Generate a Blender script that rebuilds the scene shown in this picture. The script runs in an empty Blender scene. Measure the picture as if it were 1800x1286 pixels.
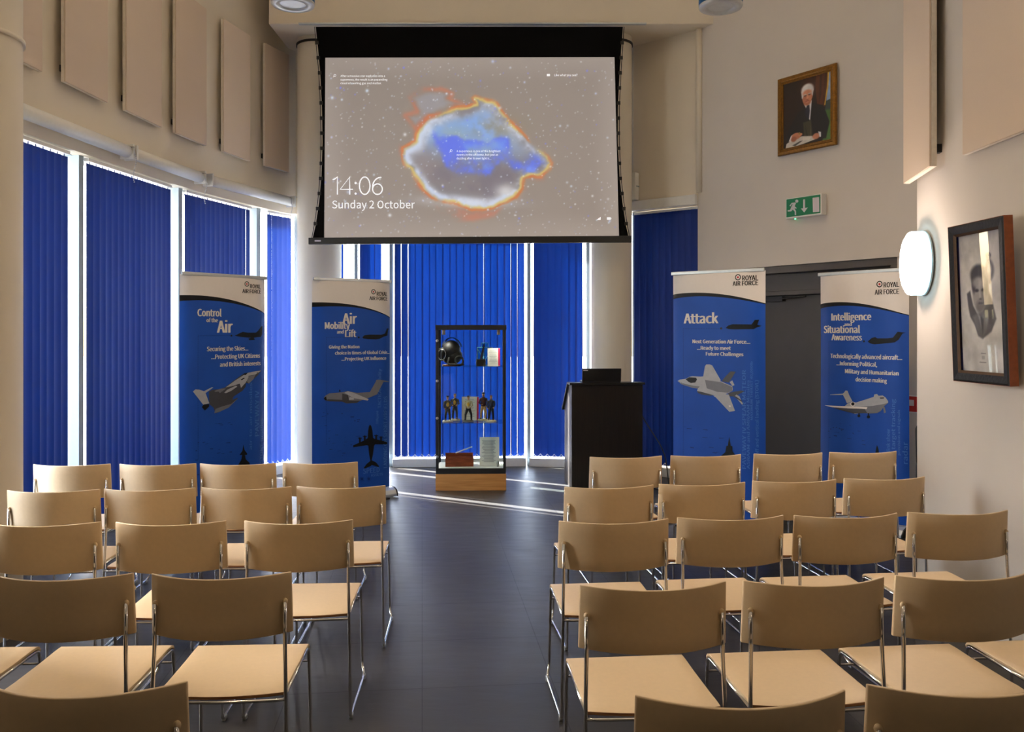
import bpy, math, random
import numpy as np
from mathutils import Vector, Matrix
from mathutils.geometry import tessellate_polygon

random.seed(7)
SC = bpy.context.scene
COL = SC.collection

# ---------------------------------------------------------------- camera
EYE = 1.62                      # camera height, metres
cam_data = bpy.data.cameras.new('camera')
cam_data.sensor_width = 36.0
cam_data.lens = 30.0
cam_data.shift_y = -60.0 / 1800.0
cam_data.clip_start = 0.05
cam = bpy.data.objects.new('camera', cam_data)
cam.location = (0, 0, EYE)
cam.rotation_euler = (math.radians(90), 0, 0)
COL.objects.link(cam)
SC.camera = cam

# ---------------------------------------------------------------- sky, sun, exposure
world = bpy.data.worlds.new('sky')
SC.world = world
world.use_nodes = True
wn = world.node_tree.nodes
wl = world.node_tree.links
bg = wn['Background']
sky = wn.new('ShaderNodeTexSky')
sky.sky_type = 'NISHITA'
sky.sun_disc = False
sky.dust_density = 4.0
sky.sun_elevation = math.radians(36)
sky.sun_rotation = math.radians(-55)
wl.new(sky.outputs[0], bg.inputs['Color'])
bg.inputs['Strength'].default_value = 3.2

sun_data = bpy.data.lights.new('sun', 'SUN')
sun_data.energy = 90.0
sun_data.angle = math.radians(0.5)
sun_data.color = (1.0, 0.95, 0.86)
sun = bpy.data.objects.new('sun', sun_data)
SUN_FROM = Vector((-0.86 * math.cos(math.radians(36)), 0.51 * math.cos(math.radians(36)), math.sin(math.radians(36))))
sun.rotation_euler = SUN_FROM.to_track_quat('Z', 'Y').to_euler()
sun.location = (-20, 20, 18)
COL.objects.link(sun)

SC.view_settings.view_transform = 'Standard'
SC.view_settings.look = 'None'
SC.view_settings.gamma = 1.0
SC.view_settings.use_curve_mapping = False
SC.view_settings.exposure = 0.0
SC.cycles.use_denoising = True
SC.cycles.max_bounces = 10
SC.cycles.transparent_max_bounces = 24
SC.cycles.caustics_reflective = False
SC.cycles.caustics_refractive = False
SC.cycles.sample_clamp_indirect = 6.0

# ---------------------------------------------------------------- materials
def s2l(c):
    c = c / 255.0
    return c / 12.92 if c <= 0.04045 else ((c + 0.055) / 1.055) ** 2.4
def rgb(r, g, b):
    return (s2l(r), s2l(g), s2l(b), 1.0)

def mat(name, col, rough=0.5, metal=0.0, var=0.06, scale=30.0, bump=0.0, spec=0.5, coat=0.0, stretch=None):
    """procedural surface: base colour varied by noise, optional noise bump"""
    m = bpy.data.materials.new(name)
    m.use_nodes = True
    n, l = m.node_tree.nodes, m.node_tree.links
    b = n['Principled BSDF']
    b.inputs['Roughness'].default_value = rough
    b.inputs['Metallic'].default_value = metal
    b.inputs['Specular IOR Level'].default_value = spec
    b.inputs['Coat Weight'].default_value = coat
    tc = n.new('ShaderNodeTexCoord')
    nz = n.new('ShaderNodeTexNoise')
    nz.inputs['Scale'].default_value = scale
    nz.inputs['Detail'].default_value = 4
    src = tc.outputs['Object']
    if stretch:
        mp = n.new('ShaderNodeMapping')
        mp.inputs['Scale'].default_value = stretch
        l.new(src, mp.inputs[0]); src = mp.outputs[0]
    l.new(src, nz.inputs['Vector'])
    rp = n.new('ShaderNodeValToRGB')
    rp.color_ramp.elements[0].position = 0.3
    rp.color_ramp.elements[1].position = 0.7
    lo = tuple(max(0, x * (1 - var)) for x in col[:3]) + (1,)
    hi = tuple(min(1, x * (1 + var)) for x in col[:3]) + (1,)
    rp.color_ramp.elements[0].color = lo
    rp.color_ramp.elements[1].color = hi
    l.new(nz.outputs['Fac'], rp.inputs[0])
    l.new(rp.outputs[0], b.inputs['Base Color'])
    if bump:
        bp = n.new('ShaderNodeBump')
        bp.inputs['Strength'].default_value = bump
        bp.inputs['Distance'].default_value = 0.004
        l.new(nz.outputs['Fac'], bp.inputs['Height'])
        l.new(bp.outputs[0], b.inputs['Normal'])
    return m

def glass_mat(name, tint=(0.93, 0.97, 0.96), gloss=1.0):
    m = bpy.data.materials.new(name)
    m.use_nodes = True
    n, l = m.node_tree.nodes, m.node_tree.links
    n.remove(n['Principled BSDF'])
    t = n.new('ShaderNodeBsdfTransparent'); t.inputs[0].default_value = tint + (1,)
    g = n.new('ShaderNodeBsdfGlossy'); g.inputs['Roughness'].default_value = 0.01
    f = n.new('ShaderNodeFresnel'); f.inputs[0].default_value = 1.45
    k = n.new('ShaderNodeMath'); k.operation = 'MULTIPLY'; k.inputs[1].default_value = gloss
    mx = n.new('ShaderNodeMixShader')
    ge = n.new('ShaderNodeNewGeometry')
    fr = n.new('ShaderNodeMath'); fr.operation = 'SUBTRACT'; fr.inputs[0].default_value = 1.0
    l.new(ge.outputs['Backfacing'], fr.inputs[1])
    k2 = n.new('ShaderNodeMath'); k2.operation = 'MULTIPLY'
    l.new(f.outputs[0], k.inputs[0]); l.new(k.outputs[0], k2.inputs[0]); l.new(fr.outputs[0], k2.inputs[1])
    l.new(k2.outputs[0], mx.inputs[0])
    l.new(t.outputs[0], mx.inputs[1]); l.new(g.outputs[0], mx.inputs[2])
    l.new(mx.outputs[0], n['Material Output'].inputs[0])
    return m

def emit_mat(name, col, strength):
    m = bpy.data.materials.new(name)
    m.use_nodes = True
    b = m.node_tree.nodes['Principled BSDF']
    b.inputs['Base Color'].default_value = col
    b.inputs['Emission Color'].default_value = col
    b.inputs['Emission Strength'].default_value = strength
    return m

def painted_mat(name, rough=0.5, emission=0.0, base=1.0):
    """colour from the mesh's own colour attribute (paintings, prints, projected picture)"""
    m = bpy.data.materials.new(name)
    m.use_nodes = True
    n, l = m.node_tree.nodes, m.node_tree.links
    b = n['Principled BSDF']
    a = n.new('ShaderNodeVertexColor'); a.layer_name = 'Col'
    b.inputs['Roughness'].default_value = rough
    if emission:
        b.inputs['Base Color'].default_value = (0.16, 0.16, 0.16, 1)
        b.inputs['Specular IOR Level'].default_value = 0.1
        l.new(a.outputs[0], b.inputs['Emission Color'])
        b.inputs['Emission Strength'].default_value = emission
    else:
        l.new(a.outputs[0], b.inputs['Base Color'])
    return m

def cloth_mat(name, col, back, mix):
    """thin woven fabric that lets daylight glow through"""
    m = bpy.data.materials.new(name)
    m.use_nodes = True
    n, l = m.node_tree.nodes, m.node_tree.links
    b = n['Principled BSDF']
    b.inputs['Base Color'].default_value = col
    b.inputs['Roughness'].default_value = 0.6
    b.inputs['Specular IOR Level'].default_value = 0.3
    t = n.new('ShaderNodeBsdfTranslucent'); t.inputs[0].default_value = back
    tc = n.new('ShaderNodeTexCoord')
    nz = n.new('ShaderNodeTexNoise'); nz.inputs['Scale'].default_value = 6
    mp = n.new('ShaderNodeMapping'); mp.inputs['Scale'].default_value = (6, 6, 0.4)
    l.new(tc.outputs['Object'], mp.inputs[0]); l.new(mp.outputs[0], nz.inputs['Vector'])
    k = n.new('ShaderNodeMapRange')
    k.inputs['To Min'].default_value = mix * 0.7; k.inputs['To Max'].default_value = mix * 1.3
    l.new(nz.outputs['Fac'], k.inputs['Value'])
    mx = n.new('ShaderNodeMixShader')
    l.new(k.outputs[0], mx.inputs[0])
    l.new(b.outputs[0], mx.inputs[1]); l.new(t.outputs[0], mx.inputs[2])
    l.new(mx.outputs[0], n['Material Output'].inputs[0])
    return m

def floor_mat():
    m = bpy.data.materials.new('slate_tile')
    m.use_nodes = True
    n, l = m.node_tree.nodes, m.node_tree.links
    b = n['Principled BSDF']
    tc = n.new('ShaderNodeTexCoord')
    mp = n.new('ShaderNodeMapping')
    mp.inputs['Rotation'].default_value = (0, 0, math.radians(-6.0))
    mp.inputs['Location'].default_value = (0.0, 0.30, 0)
    l.new(tc.outputs['Object'], mp.inputs[0])
    br = n.new('ShaderNodeTexBrick')
    br.offset = 0.0
    br.inputs['Scale'].default_value = 1.0
    br.inputs['Brick Width'].default_value = 0.60
    br.inputs['Row Height'].default_value = 0.60
    br.inputs['Mortar Size'].default_value = 0.0025
    br.inputs['Mortar Smooth'].default_value = 0.0
    br.inputs['Color1'].default_value = rgb(70, 69, 69)
    br.inputs['Color2'].default_value = rgb(61, 60, 60)
    br.inputs['Mortar'].default_value = rgb(30, 30, 32)
    l.new(mp.outputs[0], br.inputs['Vector'])
    nz = n.new('ShaderNodeTexNoise'); nz.inputs['Scale'].default_value = 5; nz.inputs['Detail'].default_value = 8
    m2 = n.new('ShaderNodeMapping'); m2.inputs['Scale'].default_value = (1, 3.0, 1); m2.inputs['Rotation'].default_value = (0, 0, math.radians(25))
    l.new(tc.outputs['Object'], m2.inputs[0]); l.new(m2.outputs[0], nz.inputs['Vector'])
    mixc = n.new('ShaderNodeMixRGB'); mixc.blend_type = 'MULTIPLY'; mixc.inputs[0].default_value = 0.75
    rp = n.new('ShaderNodeValToRGB')
    rp.color_ramp.elements[0].position = 0.25; rp.color_ramp.elements[0].color = (0.55, 0.55, 0.55, 1)
    rp.color_ramp.elements[1].position = 0.75; rp.color_ramp.elements[1].color = (1.0, 1.0, 1.0, 1)
    l.new(nz.outputs['Fac'], rp.inputs[0])
    l.new(br.outputs['Color'], mixc.inputs[1]); l.new(rp.outputs[0], mixc.inputs[2])
    l.new(mixc.outputs[0], b.inputs['Base Color'])
    rr = n.new('ShaderNodeMapRange'); rr.inputs['To Min'].default_value = 0.28; rr.inputs['To Max'].default_value = 0.52
    l.new(nz.outputs['Fac'], rr.inputs['Value']); l.new(rr.outputs[0], b.inputs['Roughness'])
    bp = n.new('ShaderNodeBump'); bp.inputs['Strength'].default_value = 0.12; bp.inputs['Distance'].default_value = 0.01
    l.new(nz.outputs['Fac'], bp.inputs['Height']); l.new(bp.outputs[0], b.inputs['Normal'])
    b.inputs['Specular IOR Level'].default_value = 0.45
    return m

def wood_mat(name, c1, c2, rough=0.4, scale=(1, 18, 18)):
    m = bpy.data.materials.new(name)
    m.use_nodes = True
    n, l = m.node_tree.nodes, m.node_tree.links
    b = n['Principled BSDF']
    tc = n.new('ShaderNodeTexCoord'); mp = n.new('ShaderNodeMapping')
    mp.inputs['Scale'].default_value = scale
    nz = n.new('ShaderNodeTexNoise'); nz.inputs['Scale'].default_value = 3; nz.inputs['Detail'].default_value = 6; nz.inputs['Distortion'].default_value = 0.6
    rp = n.new('ShaderNodeValToRGB')
    rp.color_ramp.elements[0].position = 0.35; rp.color_ramp.elements[0].color = c1
    rp.color_ramp.elements[1].position = 0.65; rp.color_ramp.elements[1].color = c2
    l.new(tc.outputs['Object'], mp.inputs[0]); l.new(mp.outputs[0], nz.inputs['Vector'])
    l.new(nz.outputs['Fac'], rp.inputs[0]); l.new(rp.outputs[0], b.inputs['Base Color'])
    b.inputs['Roughness'].default_value = rough
    return m

M = dict(
    wall=mat('cream_plaster', rgb(232, 222, 204), 0.75, var=0.015, scale=3, bump=0.05),
    wall_near=mat('white_plaster', rgb(214, 207, 199), 0.75, var=0.015, scale=3, bump=0.05),
    ceiling=mat('ceiling_paint', rgb(236, 230, 218), 0.8, var=0.01),
    column=mat('column_paint', rgb(236, 228, 212), 0.5, var=0.015, scale=2),
    panel=mat('acoustic_fabric', rgb(222, 204, 186), 0.95, var=0.03, scale=300, bump=0.15, spec=0.1),
    panel_edge=mat('panel_edge_trim', rgb(236, 226, 212), 0.6),
    floor=floor_mat(),
    frame=mat('pale_grey_window_frame', rgb(150, 166, 178), 0.45, var=0.02),
    sill=mat('white_sill', rgb(226, 230, 232), 0.4, var=0.02),
    pane=glass_mat('window_glass', (0.96, 0.98, 1.0)),
    cabglass=glass_mat('cabinet_glass', (0.95, 0.98, 0.97), 0.8),
    blind=cloth_mat('blue_blind_fabric', rgb(6, 32, 104), (0.005, 0.065, 0.50, 1), 0.031),
    white_plastic=mat('white_plastic', rgb(236, 236, 232), 0.35, var=0.02),
    chrome=mat('chrome', (0.75, 0.75, 0.76, 1), 0.12, 1.0, var=0.03),
    steel=mat('brushed_steel', (0.55, 0.55, 0.56, 1), 0.32, 1.0, var=0.06, scale=80),
    silver=mat('silver_aluminium', rgb(196, 202, 206), 0.35, 0.6, var=0.04),
    laminate=mat('cream_laminate', rgb(233, 208, 170), 0.42, var=0.02, scale=60),
    ply_edge=wood_mat('plywood_edge', rgb(150, 96, 60), rgb(190, 140, 96), 0.5, (3, 3, 60)),
    cap=mat('beige_plastic', rgb(222, 198, 160), 0.45),
    clear=mat('clear_glide', rgb(170, 176, 180), 0.2, var=0.02),
    black=mat('black_paint', rgb(16, 16, 17), 0.5, var=0.2),
    matte_black=mat('matte_black_fabric', rgb(6, 6, 7), 0.9, var=0.2, spec=0.1),
    lectern=wood_mat('dark_wenge', rgb(24, 19, 17), rgb(34, 27, 23), 0.45, (18, 18, 1)),
    oak=wood_mat('oak_veneer', rgb(186, 128, 66), rgb(208, 152, 88), 0.4, (1, 10, 14)),
    door=mat('grey_door_paint', rgb(64, 60, 58), 0.5, var=0.04, scale=8),
    door_frame=mat('grey_frame_paint', rgb(84, 79, 76), 0.5, var=0.03),
    ground=mat('pale_paving', rgb(190, 186, 176), 0.9, var=0.1, scale=2),
    blue_trim=mat('blue_enamel', rgb(20, 92, 150), 0.3, var=0.04),
    gold=mat('gilt_frame', rgb(128, 88, 28), 0.35, 0.55, var=0.25, scale=60, bump=0.3),
    gold_dark=mat('dark_gilt', rgb(70, 44, 14), 0.5, 0.3, var=0.2),  # dark brown-gold for backing boards and inner slip
    frame_wood=mat('orange_wood_frame', rgb(150, 76, 34), 0.4, var=0.15, scale=40),
    frame_black=mat('black_embossed_band', rgb(22, 22, 25), 0.55, var=0.4, scale=70, bump=0.6, spec=0.25),
    green=mat('exit_green', rgb(0, 116, 76), 0.4, var=0.03),
    sign_grey=mat('sign_pale_symbol', rgb(214, 208, 214), 0.5, var=0.02),
    rear=mat('darkened_rear_wall', rgb(70, 64, 60), 0.8, var=0.03),  # unseen wall, darkened in colour to dim chrome reflections and fill
    paper=mat('white_paper', rgb(238, 236, 228), 0.7, var=0.02),
)

# ---------------------------------------------------------------- mesh helper
class MB:
    def __init__(s):
        s.v, s.f, s.m, s.s = [], [], [], []
    def add(s, vs, fs, mi=0, smooth=False):
        o = len(s.v)
        s.v += [tuple(p) for p in vs]
        for f in fs:
            s.f.append(tuple(i + o for i in f)); s.m.append(mi); s.s.append(smooth)
        return s
    def box(s, c, d, mi=0, R=None):
        x, y, z = (k / 2 for k in d)
        vs = [Vector(p) for p in ((-x,-y,-z),(x,-y,-z),(x,y,-z),(-x,y,-z),(-x,-y,z),(x,-y,z),(x,y,z),(-x,y,z))]
        if R is not None: vs = [R @ p for p in vs]
        c = Vector(c)
        return s.add([p + c for p in vs], [(0,3,2,1),(4,5,6,7),(0,1,5,4),(1,2,6,5),(2,3,7,6),(3,0,4,7)], mi)
    def tube(s, path, r, n=8, mi=0, cap=True, closed=False):
        P = [Vector(p) for p in path]
        rs = r if isinstance(r, (list, tuple)) else [r] * len(P)
        t0 = (P[1] - P[0]).normalized()
        up = Vector((0, 0, 1)) if abs(t0.z) < 0.9 else Vector((1, 0, 0))
        a = t0.cross(up).normalized()
        vs, fs = [], []
        for i, p in enumerate(P):
            if closed: t = (P[(i + 1) % len(P)] - P[i - 1]).normalized()
            elif i == 0: t = t0
            elif i == len(P) - 1: t = (P[i] - P[i-1]).normalized()
            else: t = ((P[i+1] - P[i]).normalized() + (P[i] - P[i-1]).normalized()).normalized()
            a = (a - t * a.dot(t)).normalized()
            b = t.cross(a)
            for k in range(n):
                g = 2 * math.pi * k / n
                vs.append(p + (a * math.cos(g) + b * math.sin(g)) * rs[i])
        L = len(P)
        for i in range(L if closed else L - 1):
            j = (i + 1) % L
            for k in range(n):
                fs.append((i*n + k, i*n + (k+1) % n, j*n + (k+1) % n, j*n + k))
        s.add(vs, fs, mi, True)
        if cap and not closed:
            o = len(s.v) - len(vs)
            s.f.append(tuple(o + k for k in reversed(range(n)))); s.m.append(mi); s.s.append(False)
            s.f.append(tuple(o + (L-1)*n + k for k in range(n))); s.m.append(mi); s.s.append(False)
        return s
    def lathe(s, prof, n=24, c=(0,0,0), mi=0, smooth=True, R=None, sx=1.0, sy=1.0):
        c = Vector(c); vs, fs = [], []
        for (r, z) in prof:
            for k in range(n):
                g = 2 * math.pi * k / n
                p = Vector((r * math.cos(g) * sx, r * math.sin(g) * sy, z))
                vs.append((R @ p if R is not None else p) + c)
        for i in range(len(prof) - 1):
            for k in range(n):
                fs.append((i*n + k, i*n + (k+1) % n, (i+1)*n + (k+1) % n, (i+1)*n + k))
        s.add(vs, fs, mi, smooth)
        o = len(s.v) - len(vs)
        if prof[0][0] > 1e-6: s.f.append(tuple(o + k for k in reversed(range(n)))); s.m.append(mi); s.s.append(False)
        if prof[-1][0] > 1e-6: s.f.append(tuple(o + (len(prof)-1)*n + k for k in range(n))); s.m.append(mi); s.s.append(False)
        return s
    def ball(s, c, r, mi=0, n=12, m=8, R=None):
        rx, ry, rz = (r, r, r) if not isinstance(r, (tuple, list)) else r
        c = Vector(c); vs, fs = [], []
        for i in range(m + 1):
            a = math.pi * i / m
            for k in range(n):
                g = 2 * math.pi * k / n
                p = Vector((rx * math.sin(a) * math.cos(g), ry * math.sin(a) * math.sin(g), rz * math.cos(a)))
                vs.append((R @ p if R is not None else p) + c)
        for i in range(m):
            for k in range(n):
                fs.append((i*n + k, (i+1)*n + k, (i+1)*n + (k+1) % n, i*n + (k+1) % n))
        return s.add(vs, fs, mi, True)
    def poly(s, pts, mi=0):
        """flat polygon, any outline, given as 3-D points"""
        P = [Vector(p) for p in pts]
        tris = tessellate_polygon([P])
        return s.add(P, [tuple(t) for t in tris], mi)
    def prism(s, pts, off, mi=0):
        """outline (3-D points) pushed along off"""
        P = [Vector(p) for p in pts]; off = Vector(off); n = len(P)
        tris = [tuple(t) for t in tessellate_polygon([P])]
        fs = list(tris) + [tuple(i + n for i in reversed(t)) for t in tris]
        fs += [(i, (i+1) % n, n + (i+1) % n, n + i) for i in range(n)]
        return s.add(P + [p + off for p in P], fs, mi)
    def build(s, name, mats, parent=None, bevel=0.0, fix=True, seg=2):
        me = bpy.data.meshes.new(name)
        me.from_pydata([tuple(p) for p in s.v], [], s.f)
        for m in (mats if isinstance(mats, (list, tuple)) else [mats]): me.materials.append(m)
        me.polygons.foreach_set('material_index', s.m)
        me.polygons.foreach_set('use_smooth', s.s)
        me.update()
        if fix:
            import bmesh
            bm = bmesh.new(); bm.from_mesh(me)
            bmesh.ops.recalc_face_normals(bm, faces=bm.faces)
            bm.to_mesh(me); bm.free()
        o = bpy.data.objects.new(name, me)
        COL.objects.link(o)
        if parent is not None: o.parent = parent
        if bevel:
            b = o.modifiers.new('bevel', 'BEVEL'); b.width = bevel; b.segments = seg; b.limit_method = 'ANGLE'
        return o

def roundpath(pts, rad, seg=5):
    P = [Vector(p) for p in pts]; out = [P[0]]
    for i in range(1, len(P) - 1):
        a, b, c = P[i-1], P[i], P[i+1]
        u, w = (a - b), (c - b)
        r = min(rad, u.length * 0.45, w.length * 0.45)
        p0, p1 = b + u.normalized() * r, b + w.normalized() * r
        for k in range(seg + 1):
            t = k / seg
            out.append(p0 * (1-t)**2 + b * 2*t*(1-t) + p1 * t**2)
    out.append(P[-1])
    return out

def tag(o, label, cat, group=None):
    o['label'] = label; o['category'] = cat
    if group: o['group'] = group
    return o
def thing(name, label, cat, loc=(0,0,0), rz=0.0, group=None):
    o = bpy.data.objects.new(name, None)
    o.empty_display_size = 0.1
    COL.objects.link(o)
    o.location = loc; o.rotation_euler = (0, 0, rz)
    return tag(o, label, cat, group)
def structure(o):
    o['kind'] = 'structure'; return o
def copy_tree(o, parent=None):
    c = o.copy(); COL.objects.link(c)
    if parent is not None: c.parent = parent
    for ch in [k for k in o.children]: copy_tree(ch, c)
    return c
def RZ(a): return Matrix.Rotation(a, 3, 'Z')
def RX(a): return Matrix.Rotation(a, 3, 'X')
def RY(a): return Matrix.Rotation(a, 3, 'Y')

# lettering: outlines of the built-in font turned into mesh polygons
_txt = {}
try:                                    # the sans face that ships with Blender; else its default
    import os
    FACE = bpy.data.fonts.load(os.path.join(bpy.utils.system_resource('DATAFILES', path='fonts'), 'Noto Sans CJK Regular.woff2'))
except Exception:
    FACE = None
def glyphs(text, bold):
    if (text, bold) in _txt: return _txt[(text, bold)]
    cu = bpy.data.curves.new('lettering', 'FONT')
    cu.body = text; cu.size = 1.0
    if FACE: cu.font = FACE
    cu.offset = bold; cu.resolution_u = 2; cu.fill_mode = 'FRONT'
    ob = bpy.data.objects.new('lettering', cu); COL.objects.link(ob)
    dg = bpy.context.evaluated_depsgraph_get()
    me = bpy.data.meshes.new_from_object(ob.evaluated_get(dg))
    vs = [(v.co.x, v.co.y) for v in me.vertices]; fs = [tuple(p.vertices) for p in me.polygons]
    bpy.data.objects.remove(ob); bpy.data.curves.remove(cu); bpy.data.meshes.remove(me)
    _txt[(text, bold)] = (vs, fs)
    return vs, fs
CAPH = max(v[1] for v in glyphs('H', 0.0)[0])
def lettering(mb, text, frame, x0, x1, yb, cap, mi, bold=0.02):
    """set text from x0 to x1 on baseline yb with capital height cap, in the plane given by frame(x, y)"""
    thin = min(bold, 0.0); bold = max(bold, 0.0)
    vs, fs = glyphs(text, thin)
    lo = min(v[0] for v in vs) - bold; hi = max(v[0] for v in vs) + bold
    kx = (x1 - x0) / (hi - lo); ky = cap / CAPH
    steps = tuple(bold * k / 3 for k in (-3, -2, -1, 0, 1, 2, 3)) if bold > 0.02 else (-bold, 0, bold) if bold > 0.012 else (-bold, bold) if bold else (0.0,)
    for e in steps:
        mb.add([frame(x0 + (v[0] + e - lo) * kx, yb + v[1] * ky) for v in vs], fs, mi)

def split_tris(pts, tris, most):
    """cut flat triangles until no edge is longer than most, so a sheet can follow a curve"""
    P = [tuple(p) for p in pts]; out = []; todo = [tuple(t) for t in tris]
    while todo:
        t = todo.pop()
        L = [(math.dist(P[t[i]], P[t[(i+1) % 3]]), i) for i in range(3)]
        d, i = max(L)
        if d <= most: out.append(t); continue
        a, b, c = t[i], t[(i+1) % 3], t[(i+2) % 3]
        P.append(tuple((u + v) / 2 for u, v in zip(P[a], P[b]))); k = len(P) - 1
        todo += [(a, k, c), (k, b, c)]
    return P, out
# ================================================================ the room
def spline(pts, n=6):
    P = [Vector((p[0], p[1])) for p in pts]; out = []
    Q = [P[0] * 2 - P[1]] + P + [P[-1] * 2 - P[-2]]
    for i in range(1, len(Q) - 2):
        for k in range(n):
            t = k / n
            out.append(0.5 * ((2*Q[i]) + (Q[i+1]-Q[i-1])*t + (2*Q[i-1]-5*Q[i]+4*Q[i+1]-Q[i+2])*t*t + (3*Q[i]-Q[i-1]-3*Q[i+1]+Q[i+2])*t**3))
    out.append(P[-1]); return out

def wall_strip(name, pts, z0, z1, thick, mat_, n=1, side=1, parent=None):
    """upright wall following pts; thick is pushed to the outside"""
    P = spline(pts, n) if n > 1 else [Vector((p[0], p[1])) for p in pts]
    mb = MB(); nrm = []
    for i, p in enumerate(P):
        a = P[max(0, i-1)]; b = P[min(len(P)-1, i+1)]
        t = (b - a).normalized(); nrm.append(Vector((-t.y, t.x)) * side)
    vs = []
    for p, q in zip(P, nrm):
        o = p + q * thick
        vs += [(p.x, p.y, z0), (p.x, p.y, z1), (o.x, o.y, z1), (o.x, o.y, z0)]
    fs = []
    for i in range(len(P) - 1):
        a, b = i*4, (i+1)*4
        for k in range(4): fs.append((a+k, a+(k+1) % 4, b+(k+1) % 4, b+k))
    mb.add(vs, fs, 0, n > 1)
    mb.add(vs[:4], [(0,1,2,3)]); mb.add(vs[-4:], [(3,2,1,0)])
    o = mb.build(name, mat_, parent)
    if n > 1:
        md = o.modifiers.new('edges', 'EDGE_SPLIT'); md.split_angle = math.radians(40)
    return structure(o)

CEIL = 5.7
HEAD = 3.0
# inner line of the curved window wall, left to right (plan metres, camera at 0,0)
NODES = [(-3.44, 5.20), (-3.31, 6.68), (-3.12, 8.18), (-2.77, 9.50), (-2.53, 9.98), (-1.84, 10.10),
         (-1.45, 10.20), (0.19, 10.30), (0.87, 10.15), (1.37, 9.82), (2.02, 9.28)]
BACK_L = [(-3.2, -2.6), (-3.36, 1.5), (-3.435, 3.80), (-3.44, 5.20)]

mb = MB(); mb.box((0.2, 3.9, -0.05), (9.4, 13.6, 0.1)); structure(mb.build('floor', M['floor']))
mb = MB(); mb.box((0.2, 3.9, CEIL + 0.1), (9.4, 13.6, 0.2)); structure(mb.build('ceiling', M['ceiling']))
mb = MB(); mb.box((0, 0, -0.16), (120, 120, 0.1)); structure(mb.build('ground', M['ground']))

wall_strip('wall_left', BACK_L[:3], 0, CEIL, 0.3, M['wall'], 4)
wall_strip('wall_left_upper', NODES[:5], HEAD, CEIL, 0.3, M['wall'], 6)
wall_strip('wall_left_lintel', BACK_L[2:], HEAD, CEIL, 0.3, M['wall'])
wall_strip('wall_back_upper', NODES[4:10], HEAD, CEIL, 0.3, M['wall'], 6)
wall_strip('wall_back_right', NODES[9:11], HEAD, CEIL, 0.3, M['wall'])
wall_strip('wall_rear', [(3.4, -2.6), (-3.5, -2.6)], 0, CEIL, 0.3, M['rear'], side=1)

# the flat wall with the portrait and the doorway, with a door opening
PA, PB = Vector((2.02, 9.28)), Vector((4.30, 6.02))
PD = (PB - PA).normalized(); PN = Vector((PD.y, -PD.x))      # PN points out of the room
if PN.dot(Vector((1, 1))) < 0: PN = -PN
def pw(s, z, off=0.0):
    """point on the portrait wall: s along from the blind corner, off into the room"""
    p = PA + PD * s - PN * off
    return Vector((p.x, p.y, z))
PL = (PB - PA).length
D0, D1, DH = 0.52, 2.30, 2.27
mb = MB()
def pwbox(mb, s0, s1, z0, z1, o0, o1, mi=0):
    c = [pw(s, z, o) for o in (o0, o1) for z in (z0, z1) for s in (s0, s1)]
    mb.add(c, [(0,1,3,2),(4,6,7,5),(0,4,5,1),(2,3,7,6),(0,2,6,4),(1,5,7,3)], mi)
pwbox(mb, 0, D0, 0, CEIL, -0.3, 0)
pwbox(mb, D1, PL, 0, CEIL, -0.3, 0)
pwbox(mb, D0, D1, DH, CEIL, -0.3, 0)
structure(mb.build('wall_right', M['wall_near']))
# grey double door set back in the opening
mb = MB()
pwbox(mb, D0, D1, DH - 0.07, DH, -0.3, -0.012)
pwbox(mb, D0, D0 + 0.07, 0, DH - 0.07, -0.3, -0.012)
pwbox(mb, D1 - 0.07, D1, 0, DH - 0.07, -0.3, -0.012)
pwbox(mb, D0 + 0.07, D1 - 0.07, 2.03, DH - 0.07, -0.22, -0.16)
pwbox(mb, D0 + 0.07, D1 - 0.07, 1.985, 2.03, -0.22, -0.13)
structure(mb.build('trim_1', M['door_frame'], bevel=0.004))
dm = 1.64
def make_door(n, s0, s1, closer):
    mb = MB(); pwbox(mb, s0, s1, 0.008, 1.98, -0.22, -0.165)
    d = structure(mb.build('door_%d' % n, M['door'], bevel=0.003))
    h = MB(); sx = s1 - 0.045 if n == 1 else s0 + 0.045
    h.tube([pw(sx, 0.95, -0.163), pw(sx, 0.95, -0.11)], 0.009, 8); h.tube([pw(sx, 1.25, -0.163), pw(sx, 1.25, -0.11)], 0.009, 8)
    h.tube([pw(sx, 0.93, -0.11), pw(sx, 1.27, -0.11)], 0.011, 10)
    h.build('door_handle', M['steel'], d)
    c = MB(); pwbox(c, closer, closer + 0.24, 1.925, 1.972, -0.163, -0.11)
    c.tube([pw(closer + 0.20, 1.95, -0.12), pw(closer + 0.52, 1.965, -0.10)], 0.010, 6)
    c.build('door_closer', M['black'], d)
mb = MB(); pwbox(mb, D0 + 0.01, D1 - 0.01, 0.0, DH - 0.01, -0.29, -0.235); structure(mb.build('door_light_stop', M['black']))  # added black backing that stops light leaking round the doors
make_door(1, D0 + 0.07, dm - 0.002, dm - 0.86)
make_door(2, dm + 0.002, D1 - 0.07, dm + 0.30)
# thin grey architrave line over the opening, seen beyond the first stand
mb = MB(); pwbox(mb, D0 - 0.03, D1 + 0.03, DH, DH + 0.05, 0.0, 0.012); structure(mb.build('trim_2', M['wall_near']))
# rounded vertical bead at the corner between the blind bay and the portrait wall
mb = MB(); mb.tube([(2.03, 9.25, 3.13), (2.03, 9.25, CEIL)], 0.035, 10); structure(mb.build('trim_3', M['wall']))

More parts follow.
